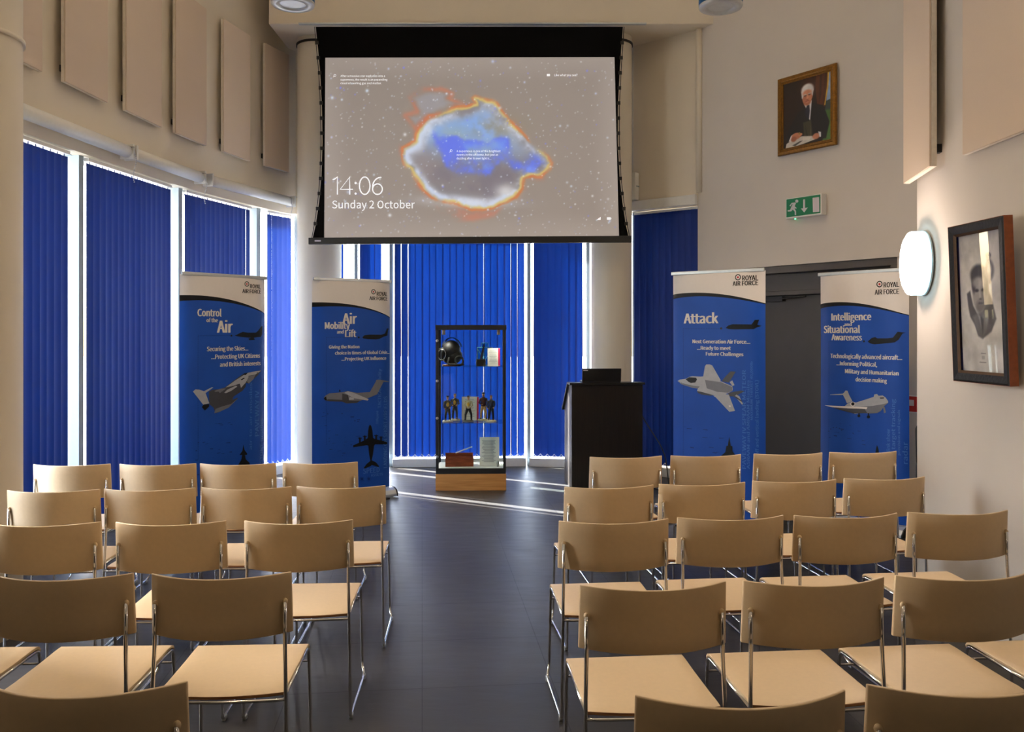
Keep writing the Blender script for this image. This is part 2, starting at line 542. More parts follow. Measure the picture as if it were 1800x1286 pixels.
# near wall on the right, a gently bulging drum
NEAR = [(2.668, 5.62), (2.605, 5.30), (2.55, 4.90), (2.535, 4.40), (2.54, 3.60), (2.58, 2.6), (2.68, 1.4), (2.85, 0.2), (3.2, -1.5), (3.4, -2.6)]
wall_strip('wall_right_near', NEAR, 0, CEIL, 0.3, M['wall_near'], 5, side=1)
wall_strip('wall_right_return', [(4.32, 6.05), (3.3, 5.7), (2.675, 5.62)], 0, CEIL, 0.25, M['wall_near'], side=1)

# beam that carries the screen
mb = MB(); mb.box((-0.22, 9.78, (4.90 + CEIL) / 2), (4.75, 1.36, CEIL - 4.90)); structure(mb.build('ceiling_beam', M['wall'], bevel=0.01))

# round columns
def column(name, x, y, r, z1, ring):
    mb = MB(); mb.lathe([(r, 0.0), (r, ring - 0.004), (r - 0.006, ring - 0.004), (r - 0.006, ring + 0.004), (r, ring + 0.004), (r, z1)], 40, (x, y, 0))
    o = mb.build(name, M['column'])
    o.modifiers.new('edges', 'EDGE_SPLIT').split_angle = math.radians(40)
    structure(o)
    mb = MB(); mb.lathe([(r + 0.012, ring - 0.012), (r + 0.012, ring + 0.012)], 40, (x, y, 0)); mb.build('collar', M['black'] if ring > 4 else M['column'], o)
    return o
column('column', -2.18, 9.66, 0.245, 4.90, 4.84)
column('column.001', 1.115, 9.56, 0.225, 4.90, 4.82)
column('column.002', -2.905, 4.55, 0.26, CEIL, 3.19)

# ---------------------------------------------------------------- windows and vertical blinds
def bay(i, a, b, g0, g1, n_slats, mull, label, frame_off=0.15):
    A, B = Vector(NODES[a]), Vector(NODES[b])
    d = (B - A); L = d.length; t = d / L; nv = Vector((-t.y, t.x))
    if nv.dot(A + B - Vector((0, 12))) < 0: nv = -nv
    def q(s, z, o): p = A + t * s + nv * o; return Vector((p.x, p.y, z))
    def qbox(mb, s0, s1, z0, z1, o0, o1, mi=0):
        c = [q(s, z, o) for o in (o0, o1) for z in (z0, z1) for s in (s0, s1)]
        mb.add(c, [(0,1,3,2),(4,6,7,5),(0,4,5,1),(2,3,7,6),(0,2,6,4),(1,5,7,3)], mi)
    f = MB()
    qbox(f, -mull, mull, 0.0, HEAD + 0.02, 0.065, 0.2)                 # mullion at the start node
    qbox(f, mull, L - mull, HEAD - 0.005, HEAD + 0.04, 0.12, 0.2)    # head
    w = structure(f.build('window_%d' % i, M['frame'], bevel=0.004))
    k = MB(); qbox(k, mull, L - mull, 0.0, 0.10, -0.02, 0.2); k.build('window_sill', M['sill'], w, bevel=0.004)
    g = MB(); qbox(g, mull, L - mull, 0.10, HEAD - 0.005, frame_off, frame_off + 0.006)
    g.build('window_pane', M['pane'], w)
    # blind
    bl = thing('vertical_blind', label, 'window blind', (A.x + t.x * L / 2, A.y + t.y * L / 2, 0.0), 0, 'blue vertical blinds')
    org = Vector(bl.location)
    s0, s1 = g0, L - g1
    h = MB(); qbox(h, s0, s1, HEAD - 0.035, HEAD - 0.01, 0.03, 0.07)
    hr = h.build('headrail', M['white_plastic'], bl); hr.location = -org
    sl = MB(); ch = MB(); n = max(2, round((s1 - s0) / 0.082)); pitch = (s1 - s0) / n
    for k in range(n):
        c = s0 + pitch * (k + 0.5); ang = math.radians(random.uniform(5, 13)) if i >= 5 else -math.radians(random.uniform(0.0, 4.0))
        if random.random() < 0.10: ang *= 2.6
        vs = []; sw = (0.0795 if random.random() < 0.30 else 0.089) if i >= 5 else (pitch - 0.003 if random.random() < 0.5 else 0.086)
        for (z) in (0.115, HEAD - (0.05 if i < 10 else 0.012)):
            for u in range(5):
                w_ = (u / 4 - 0.5) * sw
                bow = 0.006 * (1 - (2 * u / 4 - 1) ** 2)
                vs.append(q(c + w_ * math.cos(ang), z, 0.05 + w_ * math.sin(ang) + bow))
        sl.add(vs, [(u, u + 1, u + 6, u + 5) for u in range(4)], 0, True)
        sl.add([q(c + e, z, 0.05) for z in (HEAD - 0.075, HEAD - 0.035) for e in (-0.006, 0.006)], [(0,1,3,2)])
        pts = []
        for u in range(7):
            e = u / 6
            pts.append(q(c - pitch / 2 + e * pitch, 0.150 - 0.032 * (1 - (2*e - 1) ** 2), 0.035))
        ch.tube(pts, 0.0035, 5)
    so = sl.build('slats', M['blind'], bl, fix=False); so.location = -org
    co = ch.build('bottom_chain', M['white_plastic'], bl); co.location = -org
bay(1, 0, 1, 0.03, 0.20, 0, 0.03, 'dark blue vertical blind beside the near left column, leftmost of the window wall')
bay(2, 1, 2, 0.04, 0.21, 0, 0.03, 'broad blue vertical blind directly left of the Control of the Air stand')
bay(3, 2, 3, 0.04, 0.19, 0, 0.03, 'blue vertical blind on the left wall directly behind the Control of the Air stand')
bay(4, 3, 4, 0.11, 0.02, 0, 0.03, 'narrow blue vertical blind just left of the left screen column')
bay(5, 4, 5, 0.05, 0.15, 0, 0.022, 'narrow blue vertical blind just right of the left screen column')
bay(6, 5, 6, 0.04, 0.105, 0, 0.022, 'slim blue vertical blind above the Air Mobility stand, between two bright gaps')
bay(7, 6, 7, 0.04, 0.04, 0, 0.022, 'wide bright blue vertical blind behind the glass display cabinet')
bay(8, 7, 8, 0.065, 0.04, 0, 0.022, 'bright blue vertical blind between the display cabinet and the lectern')
bay(9, 8, 9, 0.10, 0.02, 0, 0.022, 'narrow blue vertical blind hidden partly behind the right screen column')
bay(10, 9, 10, 0.02, 0.02, 0, 0.022, 'dark blue vertical blind right of the right screen column, beside the Attack stand')

# the uncovered window beyond the near left column
A, B = Vector(BACK_L[2]), Vector(BACK_L[3])
mb = MB()
for z0, z1, y0, y1 in ((0, 0.10, A.y, B.y), (HEAD - 0.005, HEAD + 0.03, A.y, B.y), (0.1, HEAD, A.y, A.y + 0.05), (0.1, HEAD, 4.32, 4.38)):
    mb.box((A.x - 0.10, (y0 + y1) / 2, (z0 + z1) / 2), (0.10, y1 - y0, z1 - z0))
w11 = structure(mb.build('window_11', M['frame'], bevel=0.004))
mb = MB(); mb.box((A.x - 0.10, (A.y + B.y) / 2, 1.55), (0.006, B.y - A.y, 2.9)); mb.build('window_pane', M['pane'], w11)

# white fascia over the dark blind on the right
mb = MB(); A, B = Vector(NODES[9]), Vector(NODES[10]); t = (B - A).normalized(); nn = Vector((t.y, -t.x))
if nn.y > 0: nn = -nn
c = [A, B, B + nn * 0.06, A + nn * 0.06]
mb.prism([(p.x, p.y, 3.0) for p in c], (0, 0, 0.11))
structure(mb.build('trim_4', M['white_plastic'], bevel=0.006))

# roller blind cassettes with bead chains along the left window heads
WL = spline(NODES[:5], 12)
def wall_at(y):
    for a, b in zip(WL, WL[1:]):
        if a.y <= y <= b.y:
            k = (y - a.y) / (b.y - a.y); p = a.lerp(b, k); t = (b - a).normalized()
            return p, t, Vector((t.y, -t.x))                  # point, along, into the room
    return WL[-1], Vector((0, 1)), Vector((1, 0))
def cassette(y0, y1, label, chain_y):
    o = thing('roller_blind', label, 'roller blind', (0, 0, 0), 0, 'white roller blind cassettes')
    p0, _, n0 = wall_at(y0); p1, _, n1 = wall_at(y1)
    a = p0 + n0 * 0.075; b = p1 + n1 * 0.075
    base = Vector((a.x, a.y, 3.10)); o.location = base
    def L(p, z): return Vector((p.x, p.y, z)) - base
    m = MB(); m.tube([L(a, 3.115), L(b, 3.115)], 0.052, 16); m.build('cassette_tube', M['white_plastic'], o)
    d = (b - a).normalized()
    for e, s in ((a, 1), (b, -1)):
        m = MB(); R = RZ(math.atan2(d.y, d.x))
        c = e + d * 0.01 * s
        m.box(L(c, 3.115) + Vector((0, 0, 0)), (0.02, 0.12, 0.125), 0, R); m.build('end_bracket', M['white_plastic'], o, bevel=0.005)
    c = wall_at(chain_y)[0] + wall_at(chain_y)[2] * 0.145
    m = MB()
    for k in range(16):
        m.ball(L(c, 3.10 - k * 0.016) + Vector((0.012 * math.sin(k * 0.4), 0, 0)), 0.006, 0, 6, 4)
    m.tube([L(c, 3.10) + Vector((-0.06, 0, 0.05)), L(c, 3.12) + Vector((0, 0, 0.03)), L(c, 3.08)], 0.005, 6)
    m.build('bead_chain', M['steel'], o)
cassette(5.35, 7.10, 'white roller blind cassette nearest the near left column, above the leftmost window', 7.08)
cassette(7.14, 8.30, 'white roller blind cassette in the middle of the left window wall', 8.27)
cassette(8.42, 9.86, 'white roller blind cassette beside the left screen column', 9.80)

# ---------------------------------------------------------------- acoustic panels
def acoustic(pl, pr, z0, z1, thick, label, group, gap_nodes=None):
    """flat panel between two plan points (its room face), thick towards the wall"""
    a, b = Vector(pl), Vector(pr); d = (b - a); L = d.length; d /= L
    nv = Vector((-d.y, d.x))
    if nv.dot((a + b) / 2 - Vector((0, 5))) < 0: nv = -nv                     # away from the room
    o = thing('mounted_acoustic_panel', label, 'wall panel', ((a.x + b.x) / 2, (a.y + b.y) / 2, z0), math.atan2(d.y, d.x), group)
    s = 1 if Vector((-d.y, d.x)).dot(nv) > 0 else -1
    m = MB(); m.box((0, s * 0.006, (z1 - z0) / 2), (L - 0.004, 0.012, z1 - z0 - 0.004)); m.build('fabric_face', M['panel'], o, bevel=0.003)
    m = MB(); m.box((0, s * (0.012 + (thick - 0.012) / 2), (z1 - z0) / 2), (L, thick - 0.012, z1 - z0)); m.build('panel_core', M['panel_edge'], o, bevel=0.003)
    for e in (-1, 1):
        m = MB(); m.box((e * L * 0.35, s * (thick + 0.03), 0.12), (0.05, 0.06, 0.05)); m.build('wall_bracket', M['black'], o)
PAN = [(5.35, 6.02, 'nearest the near left column, mostly hidden by it'), (6.25, 6.83, 'second from the near left column'),
       (7.06, 7.66, 'third from the near left column'), (7.86, 8.42, 'third from the screen'),
       (8.68, 9.18, 'second from the screen'), (9.42, 9.84, 'nearest the screen')]
for y0, y1, lab in PAN:
    p0, _, n0 = wall_at(y0); p1, _, n1 = wall_at(y1)
    acoustic(p0 + n0 * 0.085, p1 + n1 * 0.065, 3.45, 4.80, 0.035, 'beige acoustic panel on the left wall, ' + lab, 'acoustic panels on the left wall')
acoustic((2.595, 5.66), (2.475, 5.06), 2.60, 4.6, 0.042, 'thick pale acoustic panel on the right wall above the round wall lamp', 'acoustic panels on the right wall')
acoustic((2.50, 4.74), (2.49, 3.75), 2.60, 4.6, 0.03, 'pale acoustic panel on the right wall above the framed pencil portrait', 'acoustic panels on the right wall')

# unseen blocks added to keep sun off left windows and darken the right blind
su = Vector((-0.86, 0.51)); sp = Vector((0.51, 0.86))
mb = MB(); cs = [su * a + sp * b for a, b in ((11.5, 0.9), (17, 0.9), (17, 6.70), (11.5, 6.70))]
mb.prism([(c.x, c.y, -0.1) for c in cs], (0, 0, 9.5)); structure(mb.build('added_sun_blocker', M['wall']))
mb = MB(); mb.prism([(1.50, 10.25, -0.1), (2.9, 9.15, -0.1), (3.2, 9.6, -0.1), (1.8, 10.7, -0.1)], (0, 0, 6)); structure(mb.build('added_sky_blocker', M['wall']))
# ================================================================ chairs
CW = 0.2375                       # half width of the backrest
def make_chair():
    t = thing('stacking_chair', 'chair', 'chair', (0, 0, 0), 0, 'cream stacking chairs set out in rows')
    # backrest: thin sheet bowed towards the back
    nx, nz = 16, 4; th = 0.011; z0, z1 = 0.628, 0.83
    def back(u, v, f):
        x = (2*u - 1) * CW * (1 - 0.012 * v)
        y = 0.04 - 0.083 * (1 - (2*u - 1) ** 2) - 0.012 * (v - 0.5) * 1.2 + f * th
        return (x, y, z0 + (z1 - z0) * v)
    m = MB(); vs = []
    for f in (0, 1):
        for j in range(nz + 1):
            for i in range(nx + 1): vs.append(back(i / nx, j / nz, f - 0.5))
    N = (nx + 1) * (nz + 1); W = nx + 1
    fs = [(j*W+i, j*W+i+1, (j+1)*W+i+1, (j+1)*W+i) for j in range(nz) for i in range(nx)]
    m.add(vs, fs + [tuple(N + k for k in reversed(q)) for q in fs], 0, True)
    o = len(m.v) - 2 * N
    rim = [i for i in range(nx)]
    edge = []
    for i in range(nx): edge += [(i, N+i, N+i+1, i+1), (nz*W+i, nz*W+i+1, N+nz*W+i+1, N+nz*W+i)]
    for j in range(nz): edge += [(j*W, (j+1)*W, N+(j+1)*W, N+j*W), (j*W+nx, N+j*W+nx, N+(j+1)*W+nx, (j+1)*W+nx)]
    for e in edge: m.f.append(tuple(e)); m.m.append(1); m.s.append(False)
    b = m.build('backrest', [M['laminate'], M['laminate']], t, bevel=0.0035)
    for s in (-1, 1):
        c = MB(); c.ball((s * 0.216, 0.0165, 0.736), (0.0095, 0.010, 0.011), 0, 12, 8); c.build('tube_cap', M['cap'], b)
    # seat: thin board with a rolled front edge
    prof = [(0.015, 0.440), (0.06, 0.442), (0.12, 0.440), (0.30, 0.441), (0.40, 0.444), (0.440, 0.443), (0.458, 0.436), (0.468, 0.424)]
    m = MB(); vs = []; nx = 8
    for f in (0, 1):
        for k, (y, z) in enumerate(prof):
            for i in range(nx + 1):
                u = 2 * i / nx - 1
                yy = y - (0.028 * (1 - u*u) if k == 0 else 0.014 * (1 - u*u) if k == 1 else 0)
                dip = -0.004 * (1 - u*u) if 1 < k < 5 else 0
                vs.append((u * 0.2125, yy - (0.006 * f if k == len(prof) - 1 else 0), z + dip - 0.011 * f))
    W = nx + 1; N = W * len(prof); K = len(prof) - 1
    fs = [(j*W+i, j*W+i+1, (j+1)*W+i+1, (j+1)*W+i) for j in range(K) for i in range(nx)]
    m.add(vs, fs + [tuple(N + k for k in reversed(q)) for q in fs], 0, True)
    for i in range(nx):
        m.f += [(i, N+i, N+i+1, i+1), (K*W+i, K*W+i+1, N+K*W+i+1, N+K*W+i)]; m.m += [1, 0]; m.s += [False, False]
    for j in range(K):
        m.f += [(j*W, (j+1)*W, N+(j+1)*W, N+j*W), (j*W+nx, N+j*W+nx, N+(j+1)*W+nx, (j+1)*W+nx)]; m.m += [0, 0]; m.s += [False, False]
    m.build('seat', [M['laminate'], M['ply_edge']], t, bevel=0.002)
    # sled side frames
    for s in (-1, 1):
        path = [(s*0.216, 0.0125, 0.737), (s*0.217, 0.011, 0.60), (s*0.222, 0.0, 0.42), (s*0.229, -0.005, 0.014),
                (s*0.229, 0.03, 0.014), (s*0.229, 0.44, 0.014), (s*0.214, 0.478, 0.045), (s*0.209, 0.470, 0.34),
                (s*0.207, 0.462, 0.422), (s*0.207, 0.40, 0.4235), (s*0.212, 0.02, 0.4225)]
        m = MB(); m.tube(roundpath(path, 0.03, 4), 0.0068, 10)
        fr = m.build('side_frame', M['chrome'], t)
        for gy in (0.02, 0.425):
            m = MB(); m.box((s*0.229, gy, 0.010), (0.018, 0.032, 0.020)); m.build('floor_glide', M['clear'], fr, bevel=0.004)
    m = MB(); m.tube([(-0.222, 0.0, 0.4225), (-0.19, -0.008, 0.4225), (0, -0.016, 0.4225), (0.19, -0.008, 0.4225), (0.222, 0.0, 0.4225)], 0.0055, 8); m.build('rear_rail', M['chrome'], t)
    m = MB(); m.tube([(-0.209, 0.468, 0.368), (0.209, 0.468, 0.368)], 0.0045, 6); m.build('front_rail', M['chrome'], t)
    return t

ROWS = [
    # row name, yaw, [(x, y of the back, which)]
    ('front row', 'R', 7.0, [(0.724, 5.436), (1.247, 5.499), (1.801, 5.577), (2.320, 5.650)]),
    ('second row', 'R', 7.0, [(0.499, 4.397), (0.996, 4.480), (1.509, 4.570), (2.025, 4.650)]),
    ('third row', 'R', 5.5, [(0.429, 3.605), (0.938, 3.672), (1.449, 3.715), (1.970, 3.780)]),
    ('fourth row', 'R', 5.4, [(0.445, 2.698), (0.968, 2.746), (1.478, 2.805), (1.985, 2.860)]),
    ('fifth row', 'R', 4.0, [(0.502, 1.881), (1.030, 1.940)]),
    ('front row', 'L', 2.5, [(-1.166, 5.195), (-1.651, 5.150), (-2.127, 5.134), (-2.636, 5.120)]),
    ('second row', 'L', 3.2, [(-0.879, 4.398), (-1.356, 4.365), (-1.834, 4.330), (-2.300, 4.290)]),
    ('third row', 'L', 2.8, [(-0.897, 3.597), (-1.424, 3.573), (-1.940, 3.555)]),
    ('fourth row', 'L', 2.4, [(-0.954, 2.813), (-1.468, 2.800), (-1.965, 2.785)]),
    ('fifth row', 'L', 2.0, [(-0.962, 1.935)]),
]
ORD = ['first', 'second', 'third', 'fourth']
proto = None
for row, side, yaw, seats in ROWS:
    for k, (x, y) in enumerate(seats):
        if proto is None: proto = c = make_chair()
        else: c = copy_tree(proto)
        a = math.radians(yaw + random.uniform(-0.4, 0.4))
        c.location = (x + 0.04 * math.sin(a), y - 0.04 * math.cos(a), 0)
        c.rotation_euler = (0, 0, a)
        if side == 'L': c.scale = (0.965, 1, 1)
        block = 'right of the aisle' if side == 'R' else 'left of the aisle'
        c['label'] = 'cream chair with chrome sled legs, %s, %s from the aisle, %s' % (row, ORD[k], block)
        c['group'] = 'cream stacking chairs set out in rows'
NOTE_AT = (-0.879, 4.398)
# ================================================================ roll-up display stands
def ray_on(px, py, A, D):
    """photo point -> (s, z) on the upright plane through A (plan) along D"""
    k = (px - 900) / 1500.0
    s = (A.x - k * A.y) / (k * D.y - D.x)
    y = A.y + D.y * s
    return s, EYE + (583 - py) * y / 1500.0

B_WHITE = mat('banner_white_print', rgb(232, 226, 220), 0.45, var=0.01)
B_BLUE = mat('banner_blue_print', rgb(22, 76, 172), 0.5, var=0.10, scale=3, spec=0.25)
B_BLACK = mat('banner_black_print', rgb(10, 11, 15), 0.5, var=0.05, spec=0.25)
B_TEXT = mat('banner_lettering', rgb(232, 226, 218), 0.5, var=0.01)
B_GHOST = mat('banner_faint_lettering', rgb(58, 112, 196), 0.5, var=0.02)
B_MARK = mat('banner_dark_marks', rgb(12, 46, 120), 0.5, var=0.02, spec=0.25)
B_G1 = mat('aircraft_light_grey', rgb(170, 172, 178), 0.45, var=0.06, scale=25)
B_G2 = mat('aircraft_mid_grey', rgb(112, 114, 122), 0.45, var=0.06, scale=25)
B_G3 = mat('aircraft_dark_grey', rgb(56, 57, 64), 0.45, var=0.08, scale=25)
B_RED = mat('roundel_red', rgb(186, 30, 44), 0.45)
BM = [B_WHITE, B_BLUE, B_BLACK, B_TEXT, B_GHOST, B_MARK, B_G1, B_G2, B_G3, B_RED]

def banner(label, Pl, Pr, ztop, crop, upper, lower, texts, logo, ghosts, polys, dash, marks=()):
    A = (Vector(Pl) + Vector(Pr)) / 2; D = (Vector(Pr) - Vector(Pl)); HW = D.length / 2; D.normalize()
    ox, oy, sc = crop
    o = thing('display_stand', label, 'banner', (A.x, A.y, 0), math.atan2(D.y, D.x), 'roll-up display stands')
    Z0 = 0.085
    def P(s, z, off=0.0):
        """panel local point: the sheet curls back slightly at its long edges"""
        e = min(1.0, abs(s) / HW)
        return Vector((s, 0.035 * e ** 8 - off + 0.004 * math.sin(z * 2.1 + s * 3), z))
    def C(x, y): return ray_on(ox + x / sc, oy + y / sc, A, D)
    up = [C(*p) for p in upper]; lo = [C(*p) for p in lower]
    def ev(c, s):
        xs = [p[0] for p in c]; zs = [p[1] for p in c]
        k = np.polyfit(xs, zs, 3); return float(np.polyval(k, s))
    m = MB(); n = 26; ss = [(-1 + 2 * i / n) * HW for i in range(n + 1)]
    def sheet(fa, fb, rows, mi):
        vs = [P(s, fa(s) + (fb(s) - fa(s)) * j / rows) for j in range(rows + 1) for s in ss]
        W = n + 1
        m.add(vs, [(j*W+i, j*W+i+1, (j+1)*W+i+1, (j+1)*W+i) for j in range(rows) for i in range(n)], mi, True)
    sheet(lambda s: Z0, lambda s: ev(lo, s), 18, 1)
    sheet(lambda s: ev(lo, s), lambda s: max(ev(up, s), ev(lo, s) + 0.004), 1, 2)
    sheet(lambda s: max(ev(up, s), ev(lo, s) + 0.004), lambda s: ztop, 3, 0)
    layer = [0.0008]
    def nxt(): layer[0] += 0.00006; return layer[0]
    def poly(pts, mi, cr=None):
        off = nxt()
        a, b, k = cr or crop
        q = [ray_on(a + x / k, b + y / k, A, D) for x, y in pts]
        q = [(max(-HW, min(HW, s)), z) for s, z in q]
        tr = tessellate_polygon([[Vector((s, z, 0)) for s, z in q]])
        q, tr = split_tris(q, tr, 0.03)
        m.add([P(s, z, off) for s, z in q], tr, mi)
    def disc(x, y, r, mi, cr=None, n=24):
        poly([(x + r * math.cos(2*math.pi*i/n), y + r * math.sin(2*math.pi*i/n)) for i in range(n)], mi, cr)
    for t in texts:
        txt, x0, x1, yb, cap = t[:5]; mi = t[5] if len(t) > 5 else 3
        off = nxt(); s0, z0 = C(x0, yb); s1, _ = C(x1, yb); _, z1 = C(x0, yb - cap)
        lettering(m, txt, lambda x, y: P(x, y, off), s0, s1, z0, z1 - z0, mi, 0.019 if mi == 3 else 0.008)
    rx, ry, rr, t1, t2 = logo
    s, z = C(rx, ry); r = rr / sc * (A.y / 1500.0)
    for k, mi in ((1.0, 2), (0.70, 0), (0.34, 9)):
        off = nxt(); m.poly([P(s + r*k*math.cos(2*math.pi*i/32), z + r*k*math.sin(2*math.pi*i/32), off) for i in range(32)], mi)
    for txt, x0, x1, yb, cap in (t1, t2):
        off = nxt(); s0, z0 = C(x0, yb); s1, _ = C(x1, yb); _, z1 = C(x0, yb - cap)
        lettering(m, txt, lambda x, y: P(x, y, off), s0, s1, z0, z1 - z0, 2, 0.014)
    for txt, bx, y0, y1, cap in ghosts:                      # reads upwards along the right edge (photo units)
        off = nxt(); s0, za = ray_on(bx, y0, A, D); _, zb = ray_on(bx, y1, A, D); s1, _ = ray_on(bx - cap, y0, A, D)
        lettering(m, txt, lambda x, y: P(s0 - (y), x, off), za, zb, 0.0, s0 - s1, 4, 0.008)
    (hx0, hx1, hy, dx, dr), vx, vend = dash
    off = nxt(); s0, z0 = C(hx0, hy); s1, _ = C(hx1, hy)
    s = s0
    while s < s1: m.poly([P(s, z0 - 0.002, off), P(s + 0.009, z0 - 0.002, off), P(s + 0.009, z0 + 0.002, off), P(s, z0 + 0.002, off)], 5); s += 0.015
    z = z0
    while z > vend: m.poly([P(s0 - 0.002, z - 0.009, off), P(s0 + 0.002, z - 0.009, off), P(s0 + 0.002, z, off), P(s0 - 0.002, z, off)], 5); z -= 0.015
    disc(dx, hy - 1, dr, 2)
    for q in polys:
        if q[0] == 'disc': disc(*q[1:])
        else: poly(*q)
    rnd = random.Random(int(abs(A.x) * 1000))
    for k in range(26):                                       # small blueprint scribbles low on the sheet
        s = rnd.uniform(-0.8, 0.1) * HW; z = rnd.uniform(0.35, 0.86); w = rnd.uniform(0.01, 0.05); h = rnd.uniform(0.002, 0.008)
        m.poly([P(s, z, 0.0007), P(s + w, z + rnd.uniform(-.006, .006), off), P(s + w, z + h, 0.0007), P(s, z + h, 0.0007)], 5)
    m.build('graphic_panel', BM, o, fix=False)
    b = MB()
    prof = [(-0.10, 0.012), (-0.10, 0.035), (-0.075, 0.07), (-0.03, 0.09), (0.03, 0.09), (0.075, 0.07), (0.10, 0.035), (0.10, 0.012)]
    b.prism([(-HW - 0.012, y, z) for y, z in prof], (2 * HW + 0.024, 0, 0)); b.build('base_cassette', M['silver'], o, bevel=0.004)
    for s in (-1, 1):
        b = MB(); b.prism([(s * (HW + 0.012), y * 1.04, z * 1.03) for y, z in prof], (s * 0.012, 0, 0)); b.build('end_cap', M['black'], o)
        b = MB(); b.box((s * HW * 0.7, 0, 0.006), (0.06, 0.30, 0.012)); b.build('foot', M['black'], o)
    b = MB(); b.tube([(0, 0.06, 0.08), (0, 0.035, ztop - 0.01)], 0.009, 8); b.build('support_pole', M['steel'], o)
    b = MB(); b.box((0, 0.004, ztop + 0.004), (2 * HW + 0.006, 0.018, 0.030)); b.build('top_rail', M['silver'], o, bevel=0.006)
    return o

# Control of the Air
c5 = (310, 470, 951 / 170); c5b = (310, 650, 1041 / 170); c5c = (330, 640, 1378 / 150)
banner('blue and white Control of the Air roll-up stand, leftmost of the four', (-2.745, 7.10), (-2.235, 7.78), 2.105, c5,
    [(72,270),(200,272),(400,292),(600,335),(750,385),(866,440)], [(72,328),(200,322),(400,330),(600,362),(750,403),(866,446)],
    [('Control',207,443,478,72), ('of the',295,408,537,40), ('Air',398,553,640,118), ('Securing the Skies...',300,706,823,44),
     ('...Protecting UK Citizens',343,826,900,44), ('and British interests',428,832,975,42)],
    (690, 162, 27, ('ROYAL',722,832,203,40), ('AIR FORCE',645,836,249,38)),
    [('PAVEWAY IV',456,766,686,7.5), ('air-to-air missiles',443,790,672,4.5), ('BRIMSTONE missiles',464,840,735,6)],
    [([(572,670),(620,645),(650,632),(700,640),(780,640),(800,625),(840,578),(855,575),(850,655),(835,682),(790,685),(760,690),(770,712),(715,714),(705,700),(730,690),(660,685),(610,678)], 2),
     ([(1195,100),(1160,98),(1060,118),(960,135),(885,160),(760,250),(600,375),(520,400),(400,410),(345,440),(350,640),(420,700),(450,790),(500,775),(660,700),(700,650),(815,550),(800,540),(720,575),(740,520),(880,430),(935,360),(935,300),(985,310),(1060,240),(1130,180)], 8, c5c),
     ([(1195,100),(1060,118),(960,140),(885,185),(760,265),(610,375),(740,345),(840,310),(860,380),(930,300),(975,225),(980,185),(1090,165)], 6, c5c),
     ([(985,190),(1090,170),(1060,240),(985,310),(950,270)], 7, c5c),
     ([(90,440),(130,405),(190,410),(265,435),(390,370),(415,375),(290,465),(350,630),(250,650)], 6, c5c),
     ([(590,460),(640,410),(780,345),(800,360),(700,430),(620,465)], 6, c5c),
     ([(435,430),(520,395),(620,390),(520,465),(500,440),(440,445)], 7, c5c),
     ([(430,790),(450,720),(560,680),(700,640),(815,548),(660,700),(520,765)], 7, c5c),
     ([(360,600),(560,500),(740,440),(860,400),(740,510),(560,600),(420,690),(355,650)], 8, c5c),
     ([(230,690),(260,650),(345,640),(350,680),(280,745)], 2, c5c),
     ([(885,165),(910,145),(970,136),(930,175)], 2, c5c), ([(855,245),(905,215),(920,225),(870,258)], 2, c5c),
     ([(722,800),(735,860),(765,900),(762,912),(740,915),(748,960),(790,1000),(795,1025),(795,1100),(665,1100),(668,1020),(700,965),(710,915),(680,915),(712,870)], 2, c5b)],
    ((215, 522, 671, 540, 9), 215, 0.55))
